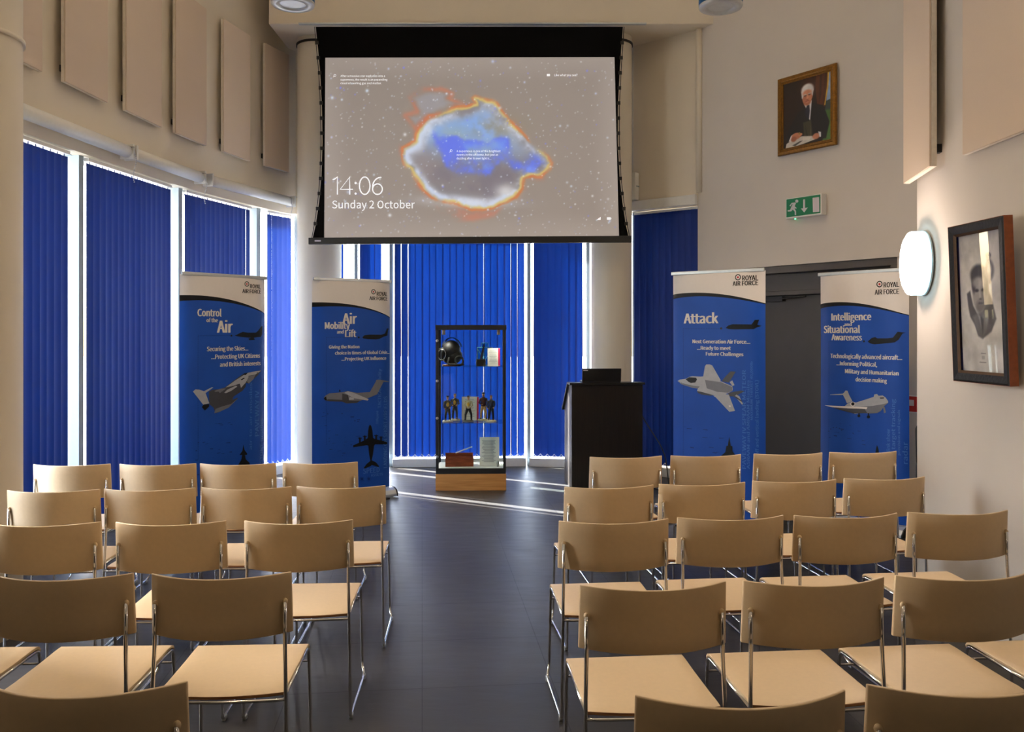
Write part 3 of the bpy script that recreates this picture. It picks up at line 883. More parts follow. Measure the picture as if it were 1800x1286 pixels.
# Air Mobility and Lift
c6 = (540, 480, 994 / 170); c6b = (540, 650, 911 / 170)
eng = []
for ex, ey in ((497,650),(543,632),(650,626),(697,640)):
    eng += [([(ex-8,ey-8),(ex+8,ey-8),(ex+8,ey+45),(ex-8,ey+45)], 2, c6b), ([(ex-19,ey-12),(ex+19,ey-12),(ex+19,ey-5),(ex-19,ey-5)], 2, c6b), ([(ex-3,ey-20),(ex+3,ey-20),(ex+3,ey),(ex-3,ey)], 2, c6b)]
for px in (515, 580):
    st = []
    for i in range(16):
        r = 32 if i % 2 == 0 else 9
        st.append((px + r * math.cos(math.pi * i / 8), 1025 + r * math.sin(math.pi * i / 8)))
    eng.append((st, 5, c6b))
banner('blue and white Air Mobility and Lift roll-up stand, left of the display cabinet', (-1.855, 7.97), (-1.195, 8.44), 2.113, c6,
    [(65,298),(250,302),(450,322),(650,366),(780,412),(862,450)], [(65,347),(250,340),(450,348),(650,381),(780,421),(862,458)],
    [('Air',360,510,520,108), ('Mobility',182,438,572,68), ('and',305,375,620,36), ('Lift',387,505,655,70),
     ('Giving the Nation',223,537,775,34), ('choice in times of Global Crisis...',285,858,837,34), ('...Projecting UK Influence',352,816,898,34),
     ('SPEED',575,747,2061,52,4), ('ASSETS',655,782,2090,27,4)],
    (679, 191, 26, ('ROYAL',712,828,232,42), ('AIR FORCE',637,830,276,38)),
    [('LANDING ON SHORT AIRFIELDS',682,822,696,7), ('TACTICAL mobility',670,717,648,5.5), ('37,000kg payload',665,745,722,4)],
    [([(565,658),(585,638),(640,630),(760,632),(800,620),(825,565),(850,570),(838,585),(830,640),(790,650),(740,675),(700,680),(620,677),(575,670)], 2),
     ([(158,265),(175,240),(210,220),(330,210),(380,198),(470,215),(590,208),(645,110),(650,92),(690,92),(780,108),(780,114),(720,112),(665,215),(660,228),(590,258),(500,290),(470,310),(370,315),(330,298),(210,295),(170,285)], 7, c6b),
     ([(170,285),(210,296),(330,298),(370,315),(470,310),(500,290),(420,288),(300,280),(200,275)], 8, c6b),
     ([(385,200),(440,215),(580,275),(570,288),(440,265),(350,215)], 6, c6b),
     ([(330,222),(385,235),(395,300),(330,295)], 8, c6b), ([(400,255),(440,262),(440,280),(395,280)], 6, c6b),
     ([(158,265),(180,248),(186,285),(170,285)], 2, c6b), ([(300,205),(304,185),(312,185),(316,205)], 2, c6b),
     ([(592,513),(605,530),(615,570),(622,640),(640,650),(760,680),(762,700),(640,700),(630,715),(620,800),(608,850),(650,870),(678,905),(676,915),(610,895),(598,905),(540,930),(535,918),(560,885),(596,855),(585,800),(577,715),(565,708),(435,728),(433,710),(545,660),(572,640),(575,570),(582,530)], 2, c6b)] + eng,
    ((200, 505, 660, 528, 10), 200, 0.55))
# Attack
c7 = (1170, 460, 679 / 190); c7b = (1180, 620, 1093 / 170)
banner('blue and white Attack roll-up stand, between the lectern and the grey door', (1.363, 7.30), (2.008, 6.80), 2.112, c7,
    [(43,204),(150,195),(260,195),(380,207),(500,229),(628,262)], [(46,232),(150,219),(260,217),(380,225),(500,243),(630,268)],
    [('Attack',112,333,387,62), ('Next Generation Air Force...',168,533,511,23), ('...Ready to meet',196,411,551,23), ('Future Challenges',252,490,588,22)],
    (456, 97, 19, ('ROYAL',482,580,117,30), ('AIR FORCE',422,580,151,28)),
    [('PAVEWAY IV SPEAR METEOR',1311,824,650,6.5), ('ASRAAM and AMRAAM Missiles',1317.5,824,668,5), ('MAXIMUM THRUST 40,000lb',1323,738,635,4), ('take-off and vertical landing (STOVL)',1332.5,822,668,5.5)],
    [([(378,415),(395,400),(420,392),(540,393),(560,365),(585,363),(575,395),(600,403),(575,410),(555,422),(430,424),(395,421)], 2),
     ([(360,265),(380,150),(395,130),(435,130),(462,140),(560,310),(540,318)], 6, c7b),
     ([(690,310),(715,365),(690,372),(660,330)], 6, c7b),
     ([(63,318),(90,302),(160,293),(200,272),(235,263),(330,268),(360,265),(560,320),(690,375),(695,410),(690,430),(640,455),(600,470),(500,490),(470,480),(310,450),(290,430),(300,400),(240,395),(110,355)], 6, c7b),
     ([(63,318),(160,352),(260,372),(320,378),(300,404),(240,395),(110,355)], 7, c7b),
     ([(380,305),(560,330),(690,385),(690,430),(640,450),(520,440),(400,400)], 7, c7b),
     ([(290,430),(340,440),(480,478),(440,484),(340,470),(300,452)], 8, c7b),
     ([(480,490),(600,465),(650,470),(720,655),(655,665),(500,500)], 6, c7b),
     ([(570,320),(605,275),(670,208),(730,212),(650,335)], 8, c7b),
     ([(640,455),(700,440),(790,425),(830,432),(720,490),(660,490)], 8, c7b),
     ([(735,470),(770,490),(812,580),(795,580),(720,490)], 6, c7b), ([(700,490),(730,490),(805,545),(795,552)], 8, c7b),
     ([(160,297),(200,275),(280,280),(290,300),(270,335),(220,340),(190,325)], 2, c7b), ([(648,595),(668,592),(674,608),(655,612)], 0, c7b),
     ([(653,945),(672,1050),(690,1055),(690,1110),(720,1150),(760,1190),(760,1270),(560,1270),(560,1165),(610,1120),(622,1050),(638,1050)], 2, c7b)],
    ((110, 340, 419, 350, 7), 110, 0.55))
# Intelligence and Situational Awareness
c8 = (1430, 460, 611 / 190); c8b = (1425, 640, 1608 / 200)
banner('blue and white Intelligence and Situational Awareness roll-up stand, below the round wall lamp', (2.640, 7.36), (3.105, 6.71), 2.108, c8,
    [(37,237),(120,228),(200,229),(300,241),(400,262),(530,300)], [(38,262),(120,250),(200,249),(300,256),(400,273),(532,305)],
    [('Intelligence',100,328,332,40), ('and',173,217,362,18), ('Situational',52,264,402,40), ('Awareness',100,275,443,34),
     ('Technologically advanced aircraft...',94,498,543,24), ('...Informing Political,',128,360,584,23), ('Military and Humanitarian',177,480,629,23), ('decision making',237,416,675,23)],
    (375, 126, 18, ('ROYAL',398,483,145,28), ('AIR FORCE',348,483,186,28)),
    [('target tracking',1573,790,701,6.5), ('data link show',1564,815,754,6), ('radar',1592,816,777,7), ('precision and signals',1581,800,720,4)],
    [([(307,450),(330,430),(350,425),(362,432),(420,432),(450,428),(475,395),(515,400),(500,405),(480,440),(460,455),(440,458),(345,466),(320,460)], 2),
     ([(590,525),(540,430),(520,375),(490,370),(470,400),(450,415),(270,428),(270,433),(455,432),(490,500),(510,550)], 6, c8b),
     ([(480,590),(520,555),(580,530),(640,540),(800,490),(890,460),(900,425),(940,420),(960,445),(1020,440),(1060,470),(1095,520),(1095,545),(1040,590),(990,660),(940,690),(840,695),(700,690),(620,700),(560,660)], 6, c8b),
     ([(640,600),(860,590),(1040,560),(1095,545),(1040,590),(990,660),(940,690),(840,695),(700,690),(620,690)], 7, c8b),
     ([(300,610),(480,622),(760,632),(800,690),(600,695),(430,650)], 8, c8b),
     ([(185,580),(230,582),(800,605),(790,635),(720,628),(480,620),(300,606)], 0, c8b),
     ('disc', 592, 562, 33, 0, c8b), ('disc', 595, 560, 24, 2, c8b), ([(975,470),(1040,468),(1035,482),(985,485)], 2, c8b),
     ('disc', 680, 728, 21, 2, c8b), ('disc', 815, 742, 23, 2, c8b), ([(672,690),(690,690),(688,730),(676,730)], 2, c8b), ([(806,690),(824,690),(820,740),(810,740)], 2, c8b),
     ([(1025,600),(1045,600),(1065,680),(1035,692)], 7, c8b),
     ([(937,1140),(955,1190),(965,1260),(965,1420),(910,1420),(915,1240),(925,1180)], 2, c8b)] +
    [('disc', 240 + 110 * (1 - math.cos(g)), 1000 - 110 * math.sin(g), 9, 5, c8b, 8) for g in (0.5, 0.9, 1.3, 1.7, 2.1, 2.5)],
    ((85, 270, 450, 286, 6), 85, 0.55))

# ================================================================ projection screen
def fractal(h, w, seed, oct=5, base=4):
    r = np.random.RandomState(seed); out = np.zeros((h, w)); amp = 1.0; tot = 0
    for o in range(oct):
        g = r.rand(base * 2**o + 2, int(base * 2**o * w / h) + 3)
        y = np.linspace(0, g.shape[0] - 1.001, h); x = np.linspace(0, g.shape[1] - 1.001, w)
        yi, xi = y.astype(int), x.astype(int); fy, fx = (y - yi), (x - xi)
        fy = (fy*fy*(3-2*fy))[:, None]; fx = (fx*fx*(3-2*fx))[None, :]
        a = g[yi][:, xi]; b = g[yi][:, xi+1]; c = g[yi+1][:, xi]; d = g[yi+1][:, xi+1]
        out += amp * ((a*(1-fx)+b*fx)*(1-fy) + (c*(1-fx)+d*fx)*fy); tot += amp; amp *= 0.55
    return out / tot
def polydist(X, Y, pts):
    """signed distance to a closed outline, positive inside"""
    n = len(pts); dist = np.full(X.shape, 1e9); ins = np.zeros(X.shape, bool)
    for i in range(n):
        (x0, y0), (x1, y1) = pts[i], pts[(i+1) % n]
        dx, dy = x1-x0, y1-y0
        t = np.clip(((X-x0)*dx + (Y-y0)*dy) / (dx*dx+dy*dy+1e-12), 0, 1)
        dist = np.minimum(dist, np.hypot(X-x0-t*dx, Y-y0-t*dy))
        c = ((y0 > Y) != (y1 > Y)) & (X < (x1-x0) * (Y-y0) / ((y1-y0) if abs(y1-y0) > 1e-12 else 1e-12) + x0)
        ins ^= c
    return np.where(ins, dist, -dist)
def sstep(a, b, x): t = np.clip((x - a) / (b - a), 0, 1); return t*t*(3-2*t)
def lin(img):
    c = np.clip(img, 0, 255) / 255.0
    return np.where(c <= 0.04045, c / 12.92, ((c + 0.055) / 1.055) ** 2.4)
def colour_sheet(name, img, corner, mat_, parent):
    """flat sheet of fine squares carrying a painted picture; corner(u, v) -> local point, v downwards"""
    h, w = img.shape[:2]
    us = (np.arange(w)) / (w - 1); vs = np.arange(h) / (h - 1)
    co = np.array([[tuple(corner(u, v)) for u in us] for v in (0.0, 1.0)], dtype=np.float32)
    P = co[0][None] * (1 - vs[:, None, None]) + co[1][None] * vs[:, None, None]
    P = P.reshape(-1, 3)
    me = bpy.data.meshes.new(name)
    nf = (h-1)*(w-1)
    i = np.arange(h*w).reshape(h, w)
    F = np.stack([i[1:, :-1], i[1:, 1:], i[:-1, 1:], i[:-1, :-1]], -1).reshape(-1)
    me.vertices.add(h*w); me.vertices.foreach_set('co', P.reshape(-1).astype(np.float32))
    me.loops.add(nf*4); me.loops.foreach_set('vertex_index', F.astype(np.int32))
    me.polygons.add(nf); me.polygons.foreach_set('loop_start', np.arange(0, nf*4, 4, dtype=np.int32))
    me.polygons.foreach_set('loop_total', np.full(nf, 4, dtype=np.int32))
    me.update(calc_edges=True)
    a = me.color_attributes.new('Col', 'FLOAT_COLOR', 'POINT')
    c = np.ones((h*w, 4), dtype=np.float32); c[:, :3] = lin(img).reshape(-1, 3)
    a.data.foreach_set('color', c.reshape(-1))
    me.materials.append(mat_)
    o = bpy.data.objects.new(name, me); COL.objects.link(o)
    if parent is not None: o.parent = parent
    return o

SD = 9.00                                       # distance of the screen
scr = thing('projection_screen', 'large tensioned projection screen hanging from the ceiling beam, showing a supernova and 14:06', 'projection screen', (-0.45, SD, 2.55))
def S(px, py, off=0.0):
    return Vector(((px - 900) * SD / 1500 + 0.45, -off, EYE + (583 - py) * SD / 1500 - 2.55))
# black border with inward-bowed sides
L_ = [(555,47),(559,85),(563,130),(566,190),(567,250),(565,310),(561,355),(555,395),(549,421)]
R_ = [(1095,47),(1092,85),(1089,130),(1086,190),(1086,250),(1089,310),(1094,355),(1100,395),(1106,421)]
m = MB(); m.prism([S(*p) for p in L_] + [S(*p) for p in reversed(R_)], (0, 0.002, 0)); m.build('black_border', M['matte_black'], scr)
m = MB(); m.prism([S(543, 418), S(1110, 414.5), S(1110, 426), S(543, 429.5)], (0, 0.05, 0))
wb = m.build('weight_bar', M['black'], scr, bevel=0.003); wb.location = (0, -0.025, 0)
m = MB(); m.box((S(560.5, 0).x, -0.027, S(0, 424).z), (0.065, 0.003, 0.014)); m.build('maker_badge', M['sign_grey'], wb)
for side in (L_, R_):
    sg = -1 if side is L_ else 1
    m = MB(); m.tube([S(side[0][0] + sg * 2, 47), S(side[0][0] + sg * 1.5, 52)] + [S(p[0] + sg * 2.5, p[1]) for p in side[1:-1]] + [S(side[-1][0] + sg * 1, 419)], 0.004, 5)
    for k in range(13):
        y = 75 + k * 26.5
        x = np.interp(y, [p[1] for p in side], [p[0] for p in side])
        m.box(S(x + sg * 1, y), (0.035, 0.012, 0.035))
    m.build('tension_cord', M['black'], scr)
m = MB(); m.box((0.03, 0.09, 4.898 - 2.55), (3.70, 0.05, 0.012)); m.build('ceiling_slot', M['silver'], scr)
# picture
PW, PH = 460, 284
U, V = np.meshgrid(np.linspace(0, 1, PW), np.linspace(0, 1, PH))
X = 571 + U * 514; Y = 101 + V * 315                       # photo units
cx, cy = (X - 690) * 4.947, (Y - 140) * 4.947
def nf(s, o=6, b=5):
    f = fractal(PH, PW, s, o, b); return (f - f.mean()) / f.std() * 0.14
n1, n2, n3, n4 = nf(3), nf(8), nf(15), nf(21)
wx, wy = cx + n1 * 90, cy + n2 * 90
SHELL = [(205,520),(215,460),(260,370),(330,300),(450,262),(560,250),(640,245),(700,215),(660,160),(700,140),(790,165),(900,190),(960,250),(1030,350),(1150,450),(1250,560),(1350,650),(1392,720),(1375,790),(1290,850),(1140,870),(1125,960),(1080,1040),(980,1090),(860,1130),(780,1145),(650,1120),(540,1090),(380,1030),(260,960),(170,850),(105,760),(75,640),(85,580),(150,545)]
BLUE = [(370,450),(480,480),(600,540),(760,560),(960,520),(1050,630),(1280,690),(1260,800),(1120,780),(1000,760),(930,840),(700,910),(540,850),(450,700)]
d = polydist(wx, wy, SHELL); db = polydist(cx + n3 * 300, cy + n4 * 300, BLUE)
img = np.zeros((PH, PW, 3)); img[:] = (146, 134, 126)
edge = np.minimum(np.minimum(U, 1 - U) * 1.6, np.minimum(V, 1 - V))
img += (1 - sstep(0.0, 0.16, edge))[..., None] * np.array((14, 14, 14.)) + (V * 1.0 + (U - .5) * .3)[..., None] * np.array((8, 6, 4.))  # room light on the screen put into its grey ground and paler edges
def over(col, a):
    global img
    a = np.clip(a, 0, 1)[..., None]; img = img * (1 - a) + np.array(col, float) * a
lo = sstep(0.40, 0.62, V - (U - .5) * .1)
over((188, 112, 92), sstep(-55, -2, d) * sstep(0.0, 0.22, n3 + 0.14) * 0.7)             # faint red halo
over((126, 122, 130), sstep(0, 30, d) * 0.9)
over((168, 186, 214), sstep(20, 110, d) * (1 - lo) * sstep(-0.3, 0.05, n4 + 0.16) * 0.85) # pale upper cloud
over((126, 176, 246), sstep(60, 150, d) * (1 - lo) * sstep(0.35, 0.05, U - 0.45) * sstep(-0.22, 0.10, n3 + 0.10) * 0.9)
over((142, 132, 106), np.exp(-(((cx - 900) / 230) ** 2 + ((cy - 410) / 95) ** 2)) * sstep(-0.10, 0.12, n1 + 0.06) * 0.85)
over((152, 178, 182), np.exp(-(((cx - 540) / 120) ** 2 + ((cy - 470) / 70) ** 2)) * 0.6)
over((80, 112, 252), sstep(-30, 40, db) * sstep(-0.22, 0.08, n1 + 0.10) * 0.95)         # blue heart
over((112, 168, 255), sstep(0, 90, db) * sstep(0.0, 0.18, n2) * 0.6)
over((112, 104, 122), sstep(20, 80, d) * lo * sstep(0.02, 0.16, n3) * 0.6 * (1 - sstep(-40, 40, db)))
over((150, 138, 140), sstep(30, 90, d) * np.exp(-(((cx - 270) / 110) ** 2 + ((cy - 720) / 170) ** 2)) * 0.6)
over((214, 226, 250), np.exp(-((d - 52) / 34) ** 2) * sstep(-0.16, 0.16, n1 + n4 * 0.6 + 0.05) * 0.95)   # white shell
over((222, 234, 252), np.exp(-((d - 90) / 40) ** 2) * (1 - lo) * sstep(0.55, 0.2, U - 0.1) * sstep(-0.1, 0.14, n4) * 0.9)
over((226, 232, 248), np.exp(-(((cx - 640) / 330) ** 2 + ((cy - 1060 - (cx - 640) * .04) / 42) ** 2)) * sstep(-0.2, 0.1, n2 + 0.08) * 0.95)
over((226, 224, 226), np.exp(-(((cx - 980) / 90) ** 2 + ((cy - 970) / 60) ** 2)) * sstep(-0.1, 0.1, n4 + 0.04) * 0.9)
over((232, 204, 106), np.exp(-((d - 22) / 15) ** 2) * 0.85 * sstep(-0.2, 0.1, n2 + 0.06))
over((222, 122, 58), np.exp(-((d - 3) / 13) ** 2) * 0.95 * sstep(-0.34, -0.02, n3 + n1 * 0.3))           # orange rim
wisp = polydist(wx, wy, [(160,150),(300,90),(420,80),(520,110),(500,160),(600,230),(420,270),(300,330),(210,420),(110,300),(240,270),(200,200)])
over((206, 116, 84), np.exp(-((wisp - 2) / 22) ** 2) * 0.7 * sstep(-0.2, 0.1, n4))
over((170, 176, 200), sstep(10, 60, wisp) * 0.4)
tail = polydist(wx, wy, [(380,1080),(560,1120),(780,1165),(980,1120),(900,1200),(700,1250),(560,1230),(440,1150)])
over((206, 120, 92), sstep(-20, 30, tail) * sstep(-0.15, 0.15, n2) * 0.75)
rs = np.random.RandomState(5)
for k in range(760):
    sx, sy = rs.uniform(0, PW), rs.uniform(6, PH); r = rs.choice([0.75, 0.95, 1.2, 1.7], p=[.5, .3, .15, .05])
    if k < 8: r = 2.6
    x0, x1, y0, y1 = int(max(0, sx-5)), int(min(PW, sx+6)), int(max(0, sy-5)), int(min(PH, sy+6))
    a = np.exp(-(((np.arange(x0, x1)[None, :] - sx)**2 + (np.arange(y0, y1)[:, None] - sy)**2) / (r*r))) * rs.uniform(0.6, 1.0)
    colr = np.array([(214,230,250),(236,240,246),(120,130,250),(200,214,250)][rs.choice(4, p=[.4,.3,.12,.18])], float)
    img[y0:y1, x0:x1] = img[y0:y1, x0:x1] * (1 - a[..., None]) + colr * a[..., None]
PICT = painted_mat('projected_picture', 0.7, emission=0.76)
TL, TR, BR_, BL_ = S(572, 101.5, 0.003), S(1080, 100.5, 0.003), S(1088, 414.5, 0.003), S(570, 418, 0.003)
def pc(u, v):
    return TL.lerp(TR, u).lerp(BL_.lerp(BR_, u), v)
pic = colour_sheet('projected_picture', img, pc, PICT, scr)
LT = emit_mat('projected_white_lettering', rgb(240, 243, 248), 0.80)
def st(name, lines, bold=0.0):
    m = MB()
    for txt, x0, x1, yb, cap in lines:
        q = lambda x, y: (520 + x / 2.8125, y / 2.8125)
        a = S(*q(x0, yb), 0.005); b = S(*q(x1, yb), 0.005); c = S(*q(x0, yb - cap), 0.005)
        lettering(m, txt, lambda x, y: Vector((x, -0.005, y)), a.x, b.x, a.z, c.z - a.z, 0, bold)
    m.build(name, LT, pic, fix=False)
def digit(name, *paths):
    m = MB()
    for pts in paths: m.tube([S(520 + x / 2.8125, y / 2.8125, 0.003) for x, y in pts], 0.0062, 6)
    m.build(name, LT, pic)
arc = lambda x, y, rx, ry, a0, a1: [(x + rx * math.cos(g), y - ry * math.sin(g)) for g in np.linspace(a0, a1, 25)]
digit('clock_digit', [(183, 889), (194, 884), (206, 875), (206, 962)])
digit('clock_digit', [(283, 936), (220, 936), (266, 876), (267, 962)])
digit('clock_colon', arc(296, 905, 2.5, 2.5, 0, 6.2), arc(296, 957, 2.5, 2.5, 0, 6.2))
digit('clock_digit', arc(341, 918, 26, 43, 0.0, 6.283))
digit('clock_digit', arc(404, 935, 24, 26, 3.14, 3.14 - 6.283) + arc(420, 925, 40, 48, 3.2, 1.5))
st('date_line', [('Sunday 2 October', 180, 588, 1030, 38)], 0.0)
st('caption', [('After a massive star explodes into a', 221, 441, 381, 10), ('supernova, the result is an expanding', 221, 453, 399, 10), ('cloud of swirling gas and matter.', 221, 424, 417, 10)])
st('caption', [('Like what you see?', 1278, 1392, 377, 11)])
st('caption', [('A supernova is one of the brightest', 795, 1012, 752, 10), ('events in the universe, but just as', 795, 1000, 770, 10), ('dazzling after its own light is...', 795, 966, 788, 10)])
m = MB()
def ring(px, py, r):
    c = S(520 + px / 2.8125, py / 2.8125, 0.006)
    m.tube([c + Vector((r * math.cos(g), 0, r * math.sin(g))) for g in np.linspace(0, 6.283, 13)[:-1]], 0.002, 4, closed=True)
    m.tube([c + Vector((-r * .7, 0, -r * .7)), c + Vector((-r * 1.7, 0, -r * 1.7))], 0.002, 4)
ring(194, 373, 0.011); ring(768, 745, 0.011)
for q in ([(1241,366),(1256,366),(1256,377),(1241,377)], [(1538,1074),(1556,1074),(1556,1086),(1538,1086)], [(1557,1077),(1559,1077),(1559,1083),(1557,1083)], [(1488,1087),(1506,1072),(1506,1087)]):
    m.poly([S(520 + x / 2.8125, y / 2.8125, 0.005) for x, y in q])
m.build('status_icons', LT, pic, fix=False)
# ================================================================ glass display cabinet and what is in it
CX, CY, CR = -0.425, 8.93, math.radians(1.5)
cab = thing('display_cabinet', 'tall glass display cabinet with black frame on an oak plinth, before the wide blue blind', 'display cabinet', (CX, CY, 0), CR)
CWD, CDP = 0.715, 0.44
def cbox(name, c, d, m_, bev=0.002, par=cab): mb = MB(); mb.box(c, d); return mb.build(name, m_, par, bevel=bev)
cbox('plinth', (0, 0, 0.085), (CWD + 0.006, CDP, 0.17), M['oak'], 0.003)
cbox('bottom_frame', (0, 0, 0.198), (CWD, CDP, 0.056), M['black'])
cbox('display_deck', (0, 0, 0.2275), (CWD - 0.03, CDP - 0.03, 0.003), M['paper'], 0)
cbox('top_frame', (0, 0, 1.665), (CWD + 0.012, CDP + 0.01, 0.05), M['black'])
for sx in (-1, 1):
    for sy in (-1, 1):
        cbox('corner_post', (sx * (CWD / 2 - 0.014), sy * (CDP / 2 - 0.014), 0.933), (0.028, 0.028, 1.414), M['black'])
for z in (0.68, 1.262): cbox('glass_shelf', (0, 0, z), (CWD - 0.06, CDP - 0.06, 0.008), glass_mat('shelf_glass', (0.78, 0.90, 0.88), 1.0), 0)
cbox('glass_door', (0, -CDP / 2 + 0.004, 0.933), (CWD - 0.06, 0.005, 1.41), M['cabglass'], 0)
cbox('rear_glass', (0, CDP / 2 - 0.006, 0.933), (CWD - 0.06, 0.005, 1.41), M['cabglass'], 0)
for s in (-1, 1): cbox('side_glass', (s * (CWD / 2 - 0.008), 0, 0.933), (0.005, CDP - 0.06, 1.41), M['cabglass'], 0)
for z in (0.345, 0.74, 1.12, 1.53):
    mb = MB(); mb.lathe([(0.012, 0), (0.014, 0.006), (0.010, 0.012)], 12, (-CWD / 2 + 0.014, -CDP / 2 - 0.0, z), R=RX(math.radians(90))); mb.build('door_hinge', M['steel'], cab)
mb = MB(); mb.lathe([(0.016, 0), (0.016, 0.05), (0.010, 0.06)], 12, (CWD / 2 - 0.075, -0.12, 1.59)); mb.build('spot_lamp', M['cap'], cab)
for sx in (-1, 1):
    d_ = bpy.data.lights.new('cabinet_light', 'SPOT'); d_.energy = 5; d_.color = (1.0, 0.93, 0.8); d_.spot_size = math.radians(100); d_.spot_blend = 0.6; d_.shadow_soft_size = 0.03
    l_ = bpy.data.objects.new('cabinet_light', d_); COL.objects.link(l_); l_.parent = cab; l_.location = (sx * (CWD / 2 - 0.075), -0.12, 1.585); l_.rotation_euler = (0, 0, 0)
mb = MB(); mb.lathe([(0.016, 0), (0.016, 0.05), (0.010, 0.06)], 12, (-CWD / 2 + 0.075, -0.12, 1.59)); mb.build('spot_lamp', M['cap'], cab)
def inside(x, y, z):
    p = RZ(CR) @ Vector((x, y, 0)); return (CX + p.x, CY + p.y, z)
T1, T2, T3 = 1.266, 0.684, 0.229

# leather flying helmet on a stand
LEATH = mat('black_leather', rgb(24, 21, 20), 0.6, var=0.4, scale=40, bump=0.5)
h = thing('flying_helmet', 'black leather flying helmet with goggles and breathing tube on the top cabinet shelf', 'helmet', inside(-0.225, -0.01, T1), CR)
mb = MB(); mb.ball((0.015, 0, 0.165), (0.100, 0.110, 0.102), 0, 20, 12); mb.ball((0.040, -0.01, 0.105), (0.092, 0.092, 0.085), 0, 16, 8); mb.ball((0.0, -0.02, 0.07), (0.07, 0.07, 0.05), 0, 14, 8); mb.build('leather_dome', LEATH, h)
mb = MB()
for g in (-0.5, 0.1, 0.7): mb.tube([(0.02 + 0.108*math.sin(a)*math.cos(g), 0.118*math.sin(a)*math.sin(g) * -1, 0.175 + 0.118*math.cos(a)) for a in np.linspace(-1.4, 1.4, 14)], 0.004, 6)
mb.build('seam', M['black'], h)
mb = MB(); mb.tube([(-0.075 + 0.0*g, -0.06 + 0.042*math.cos(g), 0.125 + 0.055*math.sin(g)) for g in np.linspace(0, 6.283, 19)[:-1]], 0.011, 8, closed=True); mb.ball((-0.068, -0.06, 0.125), (0.012, 0.036, 0.046), 0)
mb.tube([(-0.085 + 0.045*math.cos(g), -0.085, 0.12 + 0.06*math.sin(g)) for g in np.linspace(0, 6.283, 19)[:-1]], 0.008, 8, closed=True); mb.build('ear_cup', LEATH, h)
mb = MB(); mb.tube([(-0.078 + 0.040*math.cos(g), -0.112, 0.12 + 0.055*math.sin(g)) for g in np.linspace(0, 6.283, 21)[:-1]], 0.0045, 6, closed=True); mb.build('ear_cup_rim', M['steel'], h)
mb = MB(); mb.tube([(0.10 + 0.042*math.cos(g), -0.10, 0.055 + 0.045*math.sin(g)) for g in np.linspace(0, 6.283, 21)[:-1]], 0.010, 8, closed=True); mb.build('goggle_rim', LEATH, h)
mb = MB(); mb.tube(roundpath([(0.0, -0.09, 0.09), (-0.02, -0.11, 0.02), (0.09, -0.13, 0.015), (0.15, -0.10, 0.015)], 0.03), 0.010, 8); mb.build('breathing_tube', LEATH, h)
mb = MB(); mb.lathe([(0.10, 0), (0.10, 0.012), (0.03, 0.02), (0.025, 0.08)], 24, (0.02, 0, 0)); mb.build('stand', M['frame_wood'], h)

# pale green glass frame award
GG = glass_mat('green_glass', (0.55, 0.86, 0.78), 1.0)
GL = mat('green_glass_edge', rgb(150, 214, 196), 0.2, var=0.05)
a = thing('glass_award', 'pale green glass trophy with crossed lines, behind the black desk trophy on the top shelf', 'trophy', inside(0.14, 0.06, T1), CR)
mb = MB(); mb.box((0, 0, 0.098), (0.165, 0.012, 0.19)); mb.box((-0.0, 0, 0.216), (0.075, 0.012, 0.044)); mb.build('glass_plate', GG, a)
mb = MB()
q = lambda x, z: (x, -0.008, z)
mb.tube([q(-.08, .005), q(-.08, .19), q(.08, .19), q(.08, .005), q(-.08, .005)], 0.005, 6)
mb.tube([q(-.08, .18), q(-.03, .10), q(0, .05), q(.05, .14), q(.08, .18)], 0.004, 6); mb.tube([q(-.06, .005), q(-.03, .10)], 0.003, 6); mb.tube([q(.06, .005), q(.04, .11)], 0.003, 6)
mb.tube([q(-.037, .19), q(-.037, .237), q(.037, .237), q(.037, .19)], 0.004, 6); mb.build('etched_lines', GL, a)
# black desk trophy
a = thing('desk_trophy', 'black trophy with an upright blade on a square base, top cabinet shelf', 'trophy', inside(0.10, -0.07, T1), CR)
mb = MB(); mb.box((0, 0, 0.036), (0.10, 0.06, 0.072)); mb.build('base', mat('trophy_base', rgb(40, 40, 40), 0.4), a, bevel=0.006)
mb = MB(); mb.prism([(-0.012, -0.008, 0.07), (0.014, -0.008, 0.07), (0.04, -0.008, 0.20), (0.036, -0.008, 0.235), (0.026, -0.008, 0.225)], (0, 0.016, 0)); mb.build('blade', M['black'], a, bevel=0.002)
TXT = mat('grey_print', rgb(150, 150, 152), 0.6)
PINK = mat('crimson_card_edge', rgb(206, 40, 84), 0.5)
def card(name, label, cat, x, y, z, w, hgt, ry, lean, lines, pink=True, wide=0.7):
    c = thing(name, label, cat, inside(x, y, z), CR + ry)
    R = RX(lean)
    mb = MB(); mb.box(R @ Vector((0, 0, hgt / 2)), (w, 0.003, hgt), 0, R); mb.build('sheet', M['paper'], c)
    if pink: mb = MB(); mb.box(R @ Vector((w / 2 - 0.010, -0.0025, hgt / 2)), (0.020, 0.001, hgt * 0.98), 0, R); mb.build('coloured_edge', PINK, c)
    mb = MB(); rn = random.Random(lines)
    for k in range(lines):
        lw = w * wide * rn.uniform(0.55, 1.0); mb.box(R @ Vector((-0.008, -0.0025, hgt * (0.88 - 0.78 * k / lines))), (lw, 0.001, hgt * 0.016), 0, R)
    mb.build('printed_lines', TXT, c)
    mb = MB(); mb.box((0, hgt * 0.16, hgt * 0.25), (0.02, 0.003, hgt * 0.5), 0, RX(-0.45)); mb.build('prop', M['paper'], c)
    return c
card('information_card', 'white information card with crimson edge on the top cabinet shelf, right of the trophies', 'card', 0.235, -0.06, T1, 0.13, 0.185, 0.10, -0.12, 11)
card('information_card', 'white information card with crimson edge behind the lone middle figurine', 'card', -0.015, 0.10, T2, 0.18, 0.25, -0.03, -0.10, 12)
